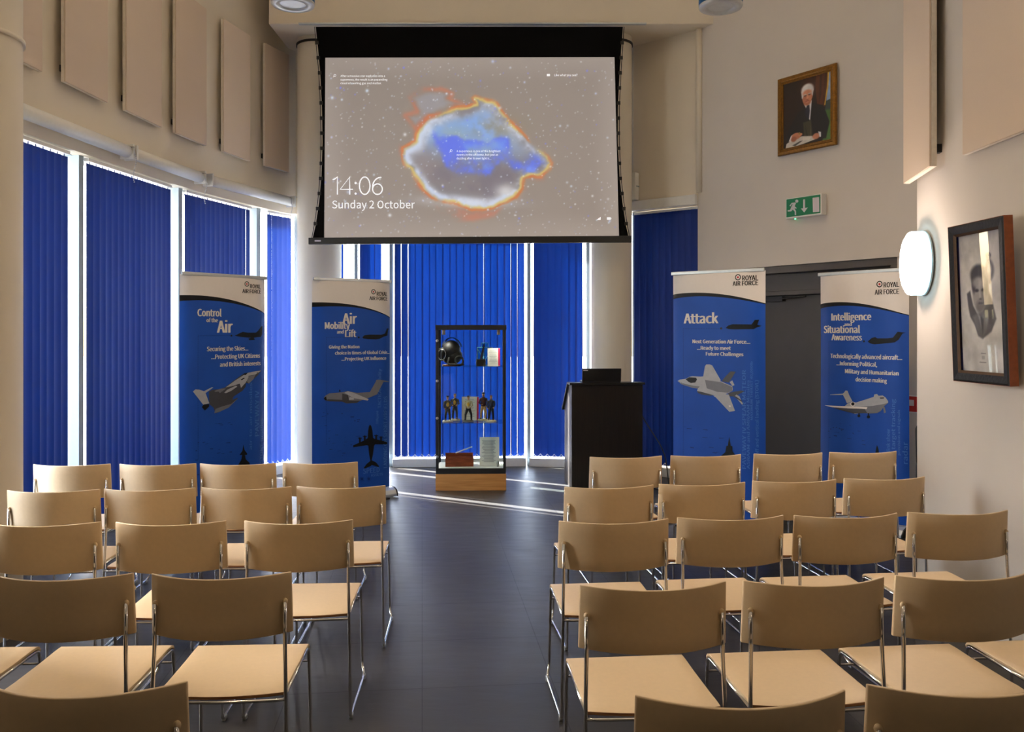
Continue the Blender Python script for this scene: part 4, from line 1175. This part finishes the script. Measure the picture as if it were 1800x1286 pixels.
card('typed_letter', 'cream typed letter propped up on the cabinet floor, right of the wooden box', 'letter', 0.19, -0.06, T3, 0.205, 0.295, 0.02, -0.18, 20, False, 0.72)

# statuettes of aircrew
SK = mat('statuette_skin', rgb(196, 140, 104), 0.5)
def figurine(label, x, y, rz, cols, hgt, stance=0.0, cap='cap', arms=(0.0, 0.0), basecol=None):
    """painted statuette: trousers, jacket, vest, hat colours in cols"""
    f = thing('figurine', label, 'figurine', inside(x, y, T2), rz, 'aircrew figurines in the cabinet')
    k = hgt / 0.25
    ms = [mat('statuette_paint', c, 0.45, var=0.15, scale=60) for c in cols] + [SK]
    mb = MB()
    def V_(x, y, z): return Vector((x * k, y * k, z * k))
    b = 0.018
    for s in (-1, 1):
        fx = s * (0.014 + stance * 0.012)
        mb.tube([V_(fx * 1.25, -0.002, b), V_(fx * 1.15, 0.0, b + 0.055), V_(s * 0.011, 0, b + 0.105), V_(s * 0.008, 0, b + 0.125)], [0.009*k, 0.0115*k, 0.0155*k, 0.016*k], 10, 0)
        mb.ball(V_(fx * 1.3, -0.010, b + 0.006), (0.0085*k, 0.018*k, 0.008*k), 3, 8, 6)
    mb.lathe([(0.004*k, 0.112*k+b*k-0.0*k), (0.024*k, 0.115*k+b*k), (0.026*k, 0.13*k+b*k), (0.024*k, 0.15*k+b*k), (0.029*k, 0.175*k+b*k), (0.026*k, 0.192*k+b*k), (0.010*k, 0.200*k+b*k)], 16, (0, 0, 0), 1, True, None, 1.0, 0.72)
    mb.ball(V_(0, -0.014, b + 0.16), (0.015*k, 0.009*k, 0.028*k), 2, 10, 8)
    for s, ar in ((-1, arms[0]), (1, arms[1])):
        sh = V_(s * 0.028, 0, b + 0.187); el = V_(s * (0.036 + 0.004 * ar), 0.004, b + 0.145); hd = V_(s * (0.034 - 0.022 * ar), -0.024 * ar, b + 0.112 + 0.03 * ar)
        mb.tube([sh, el, hd], [0.0095*k, 0.0085*k, 0.0065*k], 8, 1); mb.ball(hd + Vector((0, -0.002, -0.006)) * k, 0.007*k, 4, 8, 6)
    mb.tube([V_(0, 0, b + 0.195), V_(0, -0.002, b + 0.21)], 0.008*k, 8, 4)
    mb.ball(V_(0, -0.002, b + 0.222), (0.0125*k, 0.0145*k, 0.017*k), 4, 12, 8); mb.ball(V_(0, -0.0165, b + 0.220), (0.0025*k, 0.004*k, 0.004*k), 4, 6, 4)
    mb.ball(V_(0, 0.001, b + 0.230), (0.0138*k, 0.0152*k, 0.0125*k), 3, 12, 8)
    if cap == 'cap': mb.lathe([(0.010*k, 0), (0.0165*k, 0.007*k), (0.014*k, 0.011*k), (0.002*k, 0.012*k)], 14, V_(0, -0.001, b + 0.232), 3); mb.ball(V_(0, -0.016, b + 0.232), (0.011*k, 0.008*k, 0.002*k), 3, 8, 4)
    mb.build('figure', ms, f)
    mb = MB(); mb.lathe([(0.052*k, 0), (0.054*k, 0.006*k), (0.050*k, b*k), (0.02*k, b*k + 0.001)], 20, (0, 0, 0), 0, False, None, 1.0, 0.75); mb.build('plinth', mat('statuette_plinth', basecol or rgb(214, 204, 184), 0.6), f, bevel=0.002)
    return f
DK = rgb(34, 34, 34)
figurine('front figurine of the left pair, in dark olive flying gear with a white cap', -0.245, -0.07, 0.2, [rgb(52, 46, 38), rgb(66, 60, 40), rgb(190, 150, 44), rgb(60, 48, 38)], 0.262, 0.3, 'cap', (0.3, 0.6))
figurine('rear figurine of the left pair, bareheaded in a yellow life vest and blue trousers', -0.175, 0.065, -0.1, [rgb(34, 40, 54), rgb(64, 62, 46), rgb(196, 152, 50), rgb(150, 112, 80)], 0.275, 0.2, 'hair', (0.8, 0.8))
figurine('lone middle figurine in a pale jacket and black trousers on a grey plinth', -0.03, -0.06, 0.0, [rgb(28, 28, 34), rgb(190, 180, 150), rgb(206, 160, 50), rgb(24, 22, 22)], 0.262, 0.9, 'cap', (0.7, 0.7), rgb(110, 108, 100))
figurine('rear figurine of the right pair, in a maroon jacket and tan trousers', 0.125, 0.065, 0.1, [rgb(206, 164, 104), rgb(66, 26, 28), rgb(84, 40, 38), rgb(34, 24, 22)], 0.285, 0.4, 'cap', (0.9, 0.2), rgb(228, 208, 160))
figurine('front figurine of the right pair, in a navy uniform jacket', 0.205, -0.065, 0.15, [rgb(22, 24, 36), rgb(24, 28, 46), rgb(40, 46, 66), rgb(120, 70, 36)], 0.268, 0.3, 'hair', (0.2, 0.5), rgb(234, 218, 178))

# wooden box and the pale rods behind it
WB = wood_mat('mahogany_box', rgb(116, 52, 30), rgb(150, 76, 46), 0.35, (4, 20, 20))
b = thing('wooden_box', 'small open mahogany box on the cabinet floor, left of the letter', 'box', inside(-0.125, -0.03, T3), CR + 0.05)
def bbox(name, c, d): mb = MB(); mb.box(c, d); mb.build(name, WB, b, bevel=0.0015)
bbox('front_panel', (0, -0.085, 0.05), (0.29, 0.008, 0.10)); bbox('back_panel', (0, 0.085, 0.06), (0.29, 0.008, 0.12))
bbox('side_panel', (-0.141, 0, 0.05), (0.008, 0.162, 0.10)); bbox('side_panel', (0.141, 0, 0.05), (0.008, 0.162, 0.10)); bbox('bottom_panel', (0, 0, 0.004), (0.274, 0.162, 0.008))
r = thing('white_rod', 'slim white rod lying across the open mahogany box in the cabinet', 'rod', inside(-0.08, 0.02, T3 + 0.121), CR + 0.4)
mb = MB(); mb.tube([(-0.09, 0.0, 0.006), (0.10, 0.03, 0.055)], 0.0065, 8); mb.build('shaft', M['white_plastic'], r); mb = MB(); mb.ball((0.10, 0.03, 0.055), 0.008); mb.build('tip', M['white_plastic'], r)
r = thing('cabinet_lock', 'small steel cylinder standing in the front right corner of the cabinet floor', 'lock', inside(0.275, -0.12, T3))
mb = MB(); mb.lathe([(0.011, 0), (0.011, 0.022), (0.014, 0.026), (0.014, 0.055), (0.009, 0.06)], 14); mb.build('cylinder', M['steel'], r)

# ================================================================ lectern, laptop, cable
LX, LY, LR = 0.965, 9.05, math.radians(5.5)
le = thing('lectern', 'tall black lectern with a sloping top, between the display cabinet and the Attack stand', 'lectern', (LX, LY, 0), LR)
def lb(name, c, d, m_=M['lectern'], bev=0.002): mb = MB(); mb.box(c, d); return mb.build(name, m_, le, bevel=bev)
lb('front_panel', (0, -0.21, 0.535), (0.745, 0.022, 1.07))
for s in (-1, 1):
    mb = MB(); mb.prism([(s * 0.36, -0.20, 0.0), (s * 0.36, 0.25, 0.0), (s * 0.36, 0.25, 0.80), (s * 0.36, -0.06, 1.07), (s * 0.36, -0.20, 1.07)], (s * 0.0125, 0, 0)); mb.build('side_panel', M['lectern'], le, bevel=0.002)
lb('shelf', (0, 0.02, 0.55), (0.70, 0.40, 0.02)); lb('base_board', (0, 0.02, 0.05), (0.70, 0.40, 0.02))
mb = MB(); ang = -math.atan2(0.27, 0.31)
mb.prism([(-0.395, -0.24, 1.072), (-0.395, -0.055, 1.072), (-0.395, 0.29, 0.772), (-0.395, 0.29, 0.796), (-0.395, -0.045, 1.094), (-0.395, -0.24, 1.094)], (0.79, 0, 0)); mb.build('top_board', M['black'], le, bevel=0.002)
mb = MB(); mb.box((0, 0.285, 0.80), (0.79, 0.012, 0.035)); mb.build('stop_lip', M['black'], le)
lt = thing('laptop', 'open black laptop on the lectern top, lid facing the audience', 'laptop', (LX - 0.045, LY - 0.135, 1.0945), math.radians(3))
mb = MB(); mb.box((0, 0.0, 0.010), (0.40, 0.20, 0.018)); mb.build('keyboard_base', M['black'], lt, bevel=0.003)
mb = MB(); R = RX(math.radians(6)); mb.box(R @ Vector((0, 0, 0.066)) + Vector((0, -0.10, 0.016)), (0.405, 0.010, 0.132), 0, R); lid = mb.build('screen_lid', mat('laptop_lid', rgb(12, 12, 13), 0.45), lt, bevel=0.003)
mb = MB(); mb.box((-0.168, -0.1200, 0.128), (0.048, 0.003, 0.010)); mb.build('lid_badge', M['sign_grey'], lid, fix=False)
cb = MB(); cb.tube(roundpath([(1.355, 9.02, 0.77), (1.40, 8.98, 0.68), (1.47, 8.90, 0.56), (1.545, 8.84, 0.44), (1.59, 8.80, 0.30), (1.60, 8.72, 0.06), (1.62, 8.5, 0.007), (1.4, 8.9, 0.007)], 0.06), 0.006, 6)
c_ = cb.build('power_cable', M['black']); tag(c_, 'thin black cable trailing from the lectern down to the floor by the Attack stand', 'cable')

# ================================================================ things on the walls
PAL = {}
class Canvas:
    def __init__(s, w, h, bg):
        s.U, s.V = np.meshgrid(np.linspace(0, 1, w), np.linspace(0, h / w, h)); s.k = h / w
        s.img = np.zeros((h, w, 3)); s.img[:] = bg
    def poly(s, pts, col, soft=0.006, a=1.0):
        d = polydist(s.U, s.V, [(x, y * s.k) for x, y in pts]); s._o(col, a * sstep(-soft, soft, d))
    def ell(s, cx, cy, rx, ry, col, soft=0.15, a=1.0):
        d = 1 - np.hypot((s.U - cx) / rx, (s.V - cy * s.k) / (ry * s.k)); s._o(col, a * sstep(-soft, soft, d))
    def _o(s, col, a):
        s.img = s.img * (1 - a[..., None]) + np.array(col, float) * a[..., None]
    def grain(s, seed, amt):
        n = fractal(*s.img.shape[:2], seed, 6, 8) - 0.5; s.img = np.clip(s.img * (1 + n[..., None] * amt), 0, 255)

# gilt portrait on the flat wall
def gs(px):                                              # photo column -> distance along the portrait wall
    k = (px - 900) / 1500.0; return (PA.x - k * PA.y) / (k * PD.y - PD.x)
s0, s1 = gs(1371.5), gs(1474.5)
pw_ang = math.atan2(PD.y, PD.x); ctr = pw((s0 + s1) / 2, 3.34, 0.02)
pt = thing('portrait_painting', 'gilt framed oil portrait of a white haired person in a dark suit', 'painting', ctr, pw_ang)
fw, fh = s1 - s0, 0.752
def frame_mitred(mb, w, h, prof, mi=0):
    """picture frame: profile points (inset from the outer edge, forward) swept round the rectangle"""
    n = len(prof); vs = []
    for cx_, cz_ in ((-1, 0), (1, 0), (1, 1), (-1, 1)):
        for i_, f_ in prof: vs.append((cx_ * (w / 2 - i_), -f_, (i_ if cz_ == 0 else h - i_)))
    fs = []
    for c in range(4):
        d_ = (c + 1) % 4
        for k in range(n - 1): fs.append((c*n+k, d_*n+k, d_*n+k+1, c*n+k+1))
    mb.add(vs, fs, mi)
mb = MB(); frame_mitred(mb, fw, fh, [(0, 0), (0, 0.02), (0.008, 0.028), (0.03, 0.032), (0.042, 0.022), (0.05, 0.026), (0.058, 0.016), (0.064, 0.016), (0.064, 0.0)]); mb.build('frame', M['gold'], pt)
mb = MB(); frame_mitred(mb, fw - 0.084, fh, [(0, 0.0), (0, 0.0)]) if False else mb.box((0, 0.004, fh / 2), (fw - 0.01, 0.008, fh - 0.01)); mb.build('backing_board', M['gold_dark'], pt)
cv = Canvas(130, 160, (26, 15, 11))
cv.ell(0.2, 0.3, 0.3, 0.5, (40, 22, 15), 0.8, 0.7); cv.ell(0.6, 0.1, 0.2, 0.2, (70, 32, 20), 0.9, 0.8)
cv.poly([(.70,0),(.97,0),(.95,.2),(.88,.5),(.72,.44),(.68,.15)], (84, 42, 18))
cv.poly([(.78,0),(.82,0),(.80,.3),(.76,.42)], (54, 26, 12), 0.02); cv.poly([(.88,0),(.91,0),(.87,.3),(.84,.46)], (60, 30, 14), 0.02)
cv.poly([(.97,0),(1,0),(1,.42),(.9,.44)], (128, 156, 194)); cv.poly([(.9,.42),(1,.40),(1,.57),(.88,.56)], (52, 66, 62)); cv.poly([(.88,.55),(1,.55),(1,1),(.82,1),(.96,.76)], (66, 104, 50), 0.02)
cv.poly([(.935,0),(.965,0),(.945,.22),(.885,.48),(.865,.47),(.92,.2)], (204, 164, 58))
cv.poly([(.06,.84),(.16,.66),(.30,.52),(.45,.43),(.60,.39),(.84,.47),(.97,.73),(.90,.97),(.6,.92),(.3,.92),(.1,.98)], (17, 16, 19), 0.01)
cv.poly([(.43,.66),(.60,.65),(.63,.92),(.45,.92)], (64, 62, 44), 0.01); cv.poly([(.46,.66),(.54,.9),(.50,.9)], (44, 43, 32), 0.01); cv.poly([(.575,.66),(.60,.9),(.585,.9)], (100, 96, 76), 0.006)
cv.poly([(.445,.385),(.53,.41),(.61,.35),(.60,.45),(.575,.65),(.545,.62),(.50,.47)], (216, 216, 222), 0.008)
cv.poly([(.51,.415),(.56,.415),(.57,.5),(.55,.64),(.50,.60),(.46,.52)], (22, 24, 44), 0.008)
cv.ell(.515,.275,.105,.135,(196,130,98),.12); cv.ell(.515,.375,.07,.04,(176,112,84),.3); cv.ell(.46,.30,.035,.07,(164,102,78),.6,.8); cv.ell(.61,.29,.018,.035,(186,116,88),.3)
cv.ell(.52,.175,.128,.085,(214,214,216),.25); cv.poly([(.39,.20),(.42,.15),(.44,.26),(.42,.30),(.40,.29)], (206,206,210), .012); cv.poly([(.62,.15),(.65,.2),(.63,.29),(.61,.27),(.60,.2)], (196,196,202), .012)
cv.ell(.515,.225,.09,.045,(202,138,106),.4); cv.ell(.475,.265,.028,.010,(90,56,46),.6); cv.ell(.56,.26,.028,.010,(90,56,46),.6); cv.ell(.472,.248,.034,.008,(190,180,172),.6); cv.ell(.562,.243,.034,.008,(190,180,172),.6)
cv.ell(.522,.30,.018,.035,(212,148,116),.5); cv.ell(.52,.327,.026,.010,(150,90,70),.6); cv.ell(.52,.352,.036,.009,(140,70,62),.5); cv.ell(.52,.365,.03,.008,(206,140,112),.6)
cv.poly([(.05,1.0),(.07,.93),(.18,.89),(.40,.86),(.62,.89),(.68,.95),(.44,.98),(.2,1.0)], (206, 202, 196), .008); cv.poly([(.2,.97),(.36,.93),(.42,.93),(.26,.99)], (70, 68, 66), .01); cv.poly([(.42,.88),(.6,.9),(.56,.94),(.42,.93)], (226, 220, 212), .01)
cv.poly([(.12,.90),(.17,.82),(.23,.80),(.24,.84),(.18,.91)], (220, 220, 222), .008); cv.ell(.285,.84,.10,.05,(190,122,90),.2); cv.ell(.23,.88,.06,.04,(160,96,70),.3); cv.ell(.37,.83,.045,.022,(200,134,98),.3); cv.ell(.35,.81,.02,.018,(150,120,60),.3)
cv.ell(.70,.905,.075,.045,(196,128,98),.25); cv.poly([(.74,.84),(.80,.86),(.80,.93),(.77,.93)], (222, 222, 224), .008)
cv.grain(4, 0.25)
iw, ih = fw - 0.120, fh - 0.120
colour_sheet('painted_canvas', cv.img, lambda u, v: ((u - 0.5) * iw, -0.012, 0.060 + (1 - v) * ih), painted_mat('oil_paint', 0.45), pt)

# emergency exit sign
s0, s1 = gs(1392), gs(1451.5)
w = s1 - s0; ctr = pw((s0 + s1) / 2, 2.71, 0.0)
ex = thing('emergency_exit_sign', 'green running figure exit sign with down arrow in a white box above the doorway', 'exit sign', ctr, pw_ang)
mb = MB(); mb.box((0, -0.042, 0.098), (w + 0.022, 0.078, 0.196)); mb.build('light_box', M['white_plastic'], ex, bevel=0.005)
mb = MB(); mb.box((0, -0.0825, 0.10), (w, 0.003, 0.172)); face = mb.build('sign_face', M['green'], ex)
def gp(x, y): return Vector((-w / 2 + (x - 360) / 945.0 * w, -0.0848, 0.186 - (y - (345 - (x - 360) * 0.152)) / 515.0 * 0.172))
mb = MB()
mb.poly([gp(x, y) for x, y in ((395,655),(400,690),(500,685),(530,650),(548,632),(600,690),(600,790),(640,785),(636,670),(590,590),(625,600),(640,612),(655,585),(600,535),(640,440),(615,425),(520,437),(490,470),(450,525),(480,540),(515,480),(545,475),(500,560),(470,640))])
mb.poly([gp(660 + 44 * math.cos(g), 390 + 44 * math.sin(g)) for g in np.linspace(0, 6.283, 21)[:-1]])
mb.poly([gp(x, y) for x, y in ((838,345),(890,338),(890,580),(965,570),(868,712),(775,600),(838,590))])
mb.poly([gp(x, y) for x, y in ((1098,298),(1275,272),(1282,680),(1108,702))])
mb.build('symbols', M['sign_grey'], face, fix=False)
mb = MB(); mb.ball((-w / 2 + 0.06, -0.03, -0.001), 0.007); mb.build('indicator_lamp', emit_mat('green_led', (0.1, 1.0, 0.35, 1), 6.0), ex)

# round wall lamp
def near_at(y):
    P = spline(NEAR, 8)
    for a_, b_ in zip(P, P[1:]):
        if b_.y <= y <= a_.y:
            k = (y - a_.y) / (b_.y - a_.y); t = (b_ - a_).normalized(); return a_.lerp(b_, k), t
    return P[0], (P[1] - P[0]).normalized()
p, t = near_at(5.42); nrm = Vector((-t.y, t.x)); nrm = nrm if nrm.x < 0 else -nrm
la = thing('wall_lamp', 'round glowing bulkhead lamp on the end of the right wall', 'wall lamp', (p.x, p.y, 2.055), math.atan2(nrm.y, nrm.x))
RY90 = RY(math.radians(90))
mb = MB(); mb.lathe([(0.19, 0.003), (0.205, 0.008), (0.205, 0.016), (0.195, 0.018)], 48, (0, 0, 0), 0, True, RY90); mb.build('back_ring', mat('lamp_ring_white', rgb(210, 232, 240), 0.3), la)
mb = MB(); mb.lathe([(0.203, 0.085), (0.198, 0.100), (0.17, 0.116), (0.10, 0.126), (0.0, 0.129)], 48, (0, 0, 0), 0, True, RY90)
mb.build('opal_diffuser', emit_mat('opal_glow', (1.0, 0.93, 0.84, 1), 8.5), la)
mb = MB(); mb.lathe([(0.196, 0.018), (0.204, 0.022), (0.204, 0.085)], 48, (0, 0, 0), 0, True, RY90); mb.build('opal_rim', emit_mat('opal_rim_glow', (0.55, 0.86, 1.0, 1), 2.4), la)
ld = bpy.data.lights.new('lamp_bulb', 'POINT'); ld.energy = 20; ld.color = (1.0, 0.80, 0.66); ld.shadow_soft_size = 0.08
lo_ = bpy.data.objects.new('lamp_bulb', ld); COL.objects.link(lo_); lo_.parent = la; lo_.location = (0.24, 0, 0)

# framed pencil portrait, leaning a little forward
X0 = 2.455
fp = thing('framed_drawing', 'framed pencil portrait of a pilot under glass, on the right wall beside the round lamp', 'picture', (2.487, 4.452, 1.352), math.atan2(4.22 - 4.70, 0.02))
fw, fh = 0.50, 0.845
body = MB(); frame_mitred(body, fw, fh, [(0.0, 0), (0, 0.046), (0.002, 0.046)]); fr = body.build('wood_frame', M['frame_wood'], fp)
body = MB(); frame_mitred(body, fw - 0.026, fh, [(0, 0), (0, 0)]) if False else None
mb = MB(); vs = []; 
def fband(mb, i0, f0, i1, f1):
    q = []
    for i_, f_ in ((i0, f0), (i1, f1)):
        q.append([(-fw/2 + i_, -f_, i_), (fw/2 - i_, -f_, i_), (fw/2 - i_, -f_, fh - i_), (-fw/2 + i_, -f_, fh - i_)])
    for k in range(4): j = (k+1) % 4; mb.add([q[0][k], q[0][j], q[1][j], q[1][k]], [(0,1,2,3)])
fband(mb, 0.002, 0.046, 0.012, 0.051); fband(mb, 0.012, 0.051, 0.024, 0.049); fband(mb, 0.024, 0.049, 0.048, 0.045); mb.build('embossed_band', M['frame_black'], fp)
mb = MB(); fband(mb, 0.048, 0.045, 0.062, 0.036); mb.build('inner_slip', M['gold_dark'], fp)
mb = MB(); mb.box((0, -0.012, fh / 2), (fw - 0.02, 0.010, fh - 0.02)); mb.build('backing_board', M['gold_dark'], fp)
cv = Canvas(120, 216, (226, 222, 216))
cv.poly([(.16,.43),(.24,.41),(.30,.52),(.42,.60),(.60,.52),(.67,.42),(.75,.50),(.82,.62),(.70,.71),(.5,.76),(.40,.74),(.32,.66),(.22,.60),(.18,.52)], (92, 88, 88), .02)
cv.poly([(.28,.60),(.45,.57),(.66,.58),(.60,.70),(.5,.76),(.40,.74)], (124, 120, 117), .03); cv.poly([(.47,.60),(.54,.62),(.50,.74)], (86, 84, 83), .02); cv.poly([(.40,.58),(.46,.60),(.47,.68)], (170, 166, 160), .02)
cv.ell(.46,.44,.165,.125,(172,166,161),.15); cv.ell(.58,.46,.08,.11,(120,116,114),.7,.8); cv.ell(.46,.53,.09,.05,(136,131,128),.5)
cv.ell(.45,.30,.19,.075,(70,67,68),.25); cv.ell(.33,.36,.05,.07,(78,75,75),.4); cv.ell(.62,.37,.05,.08,(66,64,64),.4); cv.ell(.44,.355,.13,.04,(178,172,168),.5)
cv.ell(.40,.412,.045,.012,(70,67,67),.6); cv.ell(.55,.412,.045,.012,(64,62,62),.6); cv.ell(.47,.455,.022,.03,(186,180,176),.5); cv.ell(.48,.475,.03,.008,(96,92,90),.6); cv.ell(.48,.505,.05,.008,(84,78,78),.5)
cv.ell(.69,.17,.055,.020,(84,82,84),.4); cv.ell(.69,.20,.04,.03,(120,118,118),.5); cv.ell(.71,.275,.10,.07,(128,126,126),.3); cv.ell(.71,.27,.05,.04,(186,182,178),.3); cv.ell(.70,.34,.04,.03,(150,147,145),.5)
cv.poly([(.44,.865),(.56,.865),(.56,.869),(.44,.869)], (80,78,78), .004); cv.poly([(.40,.93),(.56,.93),(.56,.934),(.40,.934)], (70,68,68), .004); cv.poly([(.46,.885),(.53,.885),(.53,.91),(.46,.91)], (186,182,178), .006)
cv.grain(9, 0.35)
iw, ih = fw - 0.12, fh - 0.12
colour_sheet('pencil_drawing', cv.img, lambda u, v: ((u - 0.5) * iw, -0.022, 0.060 + (1 - v) * ih), painted_mat('drawing_paper', 0.6), fp)
mb = MB(); mb.box((0, -0.032, fh / 2), (fw - 0.11, 0.003, fh - 0.11)); mb.build('picture_glass', glass_mat('picture_glass', (0.97, 0.97, 0.97), 0.7), fp)
fp.rotation_euler = (math.radians(2.2), 0, fp.rotation_euler.z)

# white junction boxes beside the screen columns, bracket under the panel, red notice
def junction(x, y, z, rz, wd, label):
    j = thing('junction_box', label, 'junction box', (x, y, z), rz)
    mb = MB(); mb.box((0, -0.04, 0.155), (wd, 0.08, 0.31)); mb.build('cover', M['white_plastic'], j, bevel=0.006)
    mb = MB(); mb.box((0, -0.03, 0.155), (wd + 0.01, 0.06, 0.012)); mb.build('cable_band', M['frame'], j)
    mb = MB(); mb.tube([(0, -0.03, 0.31), (0, -0.03, 2.02)], 0.008, 6); mb.build('conduit', M['white_plastic'], j)
p, t, n0 = wall_at(9.90)
junction(-2.44, 9.89, 3.02, math.radians(38), 0.11, 'white junction box on the wall left of the projection screen')
A_, B_ = Vector(NODES[9]), Vector(NODES[10]); dv = (B_ - A_).normalized(); q_ = A_ + dv * 0.05
junction(q_.x - 0.01, q_.y - 0.015, 3.12, math.atan2(dv.y, dv.x), 0.13, 'white junction box on the wall right of the projection screen')
nb = thing('red_notice', 'small red notice on the flat wall behind the rightmost stand', 'notice', pw(gs(1601), 0.93, 0.002), pw_ang)
mb = MB(); mb.box((0.0, -0.003, 0.075), (0.14, 0.005, 0.15)); mb.build('plate', M['white_plastic'], nb)
mb = MB(); mb.box((0.0, -0.007, 0.075), (0.12, 0.003, 0.13)); mb.build('red_panel', mat('notice_red', rgb(190, 36, 24), 0.4), nb)
mb = MB(); mb.box((0.0, -0.0092, 0.085), (0.07, 0.001, 0.05)); mb.build('symbol', M['sign_grey'], nb)
# dark trolley glimpsed between the stand and the wall end
tr = thing('equipment_trolley', 'dark equipment trolley with a bent push bar, glimpsed beside the rightmost stand', 'trolley', (3.19, 6.29, 0), 0.0)
mb = MB(); mb.box((0, 0, 0.36), (0.30, 0.30, 0.56)); mb.build('case', M['black'], tr, bevel=0.015)
mb = MB(); mb.tube(roundpath([(-0.13, 0.14, 0.60), (-0.13, 0.16, 0.92), (0.13, 0.16, 0.92), (0.13, 0.14, 0.60)], 0.05), 0.014, 8); mb.build('push_bar', M['black'], tr)
mb = MB(); mb.box((0, 0.02, 0.70), (0.28, 0.24, 0.03)); mb.tube([(-.1,.1,.64),(-.1,.1,.70)], .01, 6); mb.tube([(.1,.1,.64),(.1,.1,.70)], .01, 6); mb.build('upper_tray', M['black'], tr)
for sx in (-1, 1):
    for sy in (-1, 1):
        mb = MB(); mb.lathe([(0.04, -0.015), (0.04, 0.015)], 16, (sx * 0.11, sy * 0.11, 0.041), R=RY90); mb.tube([(sx * .11, sy * .11, .041), (sx * .11, sy * .11, .09)], 0.01, 6); mb.build('wheel', M['black'], tr)
# small paper square left on a seat
nx_, ny_ = NOTE_AT
pn = MB(); pn.box((0, 0, 0.0008), (0.07, 0.085, 0.0012))
pn = pn.build('paper_note', M['paper']); pn.location = (nx_ - 0.11, ny_ + 0.11, 0.4435); pn.rotation_euler = (0, 0, 0.1)
tag(pn, 'small square white paper note lying on an aisle seat of the second row', 'note')

# ================================================================ pendant lamps
RING = mat('lamp_face_silver', rgb(206, 208, 206), 0.3, 0.4, var=0.05, scale=20)
def pendant(x, y, z, label, power):
    o = thing('pendant_lamp', label, 'ceiling lamp', (x, y, z), 0, 'round blue pendant lamps')
    mb = MB(); mb.lathe([(0.158, 0.012), (0.164, 0.022), (0.164, 0.24), (0.150, 0.27), (0.10, 0.28)], 40); mb.build('blue_housing', M['blue_trim'], o)
    mb = MB(); mb.lathe([(0.098, 0.012), (0.102, 0.0), (0.158, 0.0), (0.164, 0.010), (0.164, 0.022), (0.10, 0.024)], 40); mb.build('face_ring', RING, o)
    mb = MB(); mb.lathe([(0.100, 0.01), (0.085, 0.07), (0.05, 0.10), (0.0, 0.104)], 32); mb.build('reflector', RING, o)
    mb = MB(); mb.lathe([(0.006, 0.27), (0.006, CEIL - z)], 8); mb.build('suspension_rod', M['steel'], o)
    mb = MB(); mb.lathe([(0.05, CEIL - z - 0.03), (0.06, CEIL - z)], 20); mb.build('ceiling_rose', M['white_plastic'], o)
    if power:
        d_ = bpy.data.lights.new('down_light', 'SPOT'); d_.energy = power; d_.color = (1.0, 0.74, 0.48); d_.spot_size = math.radians(150); d_.spot_blend = 0.9; d_.shadow_soft_size = 0.09
        l_ = bpy.data.objects.new('down_light', d_); COL.objects.link(l_); l_.parent = o; l_.location = (0, 0, -0.012)
        d_ = bpy.data.lights.new('added_up_fill', 'SPOT'); d_.energy = power * 2.7; d_.color = (1.0, 0.84, 0.64); d_.spot_size = math.radians(165); d_.spot_blend = 0.9; d_.shadow_soft_size = 0.12  # added upward fill to brighten the ceiling and upper walls
        l_ = bpy.data.objects.new('added_up_fill', d_); COL.objects.link(l_); l_.parent = o; l_.location = (0, 0, 0.30); l_.rotation_euler = (math.pi, 0, 0)
PENDANTS = [(-1.67, 6.50, 4.105, 'round blue pendant lamp above the left end of the projection screen'),
            (1.59, 6.50, 4.085, 'round blue pendant lamp right of the projection screen, near the portrait'),
            (-1.6, 3.4, 4.2, 'unseen blue pendant lamp added as fill over the left block of chairs'), (1.5, 3.4, 4.2, 'unseen blue pendant lamp added as fill over the right block of chairs'),  # unseen pendants from here on, added as fill light
            (-1.6, 0.4, 4.2, 'unseen blue pendant lamp added as fill over the left rear of the room'), (1.5, 0.4, 4.2, 'unseen blue pendant lamp added as fill over the right rear of the room')]
for x, y, z, lab in PENDANTS: pendant(x, y, z, lab, 66 if y > 5 else 40 if y > 2 else 18)
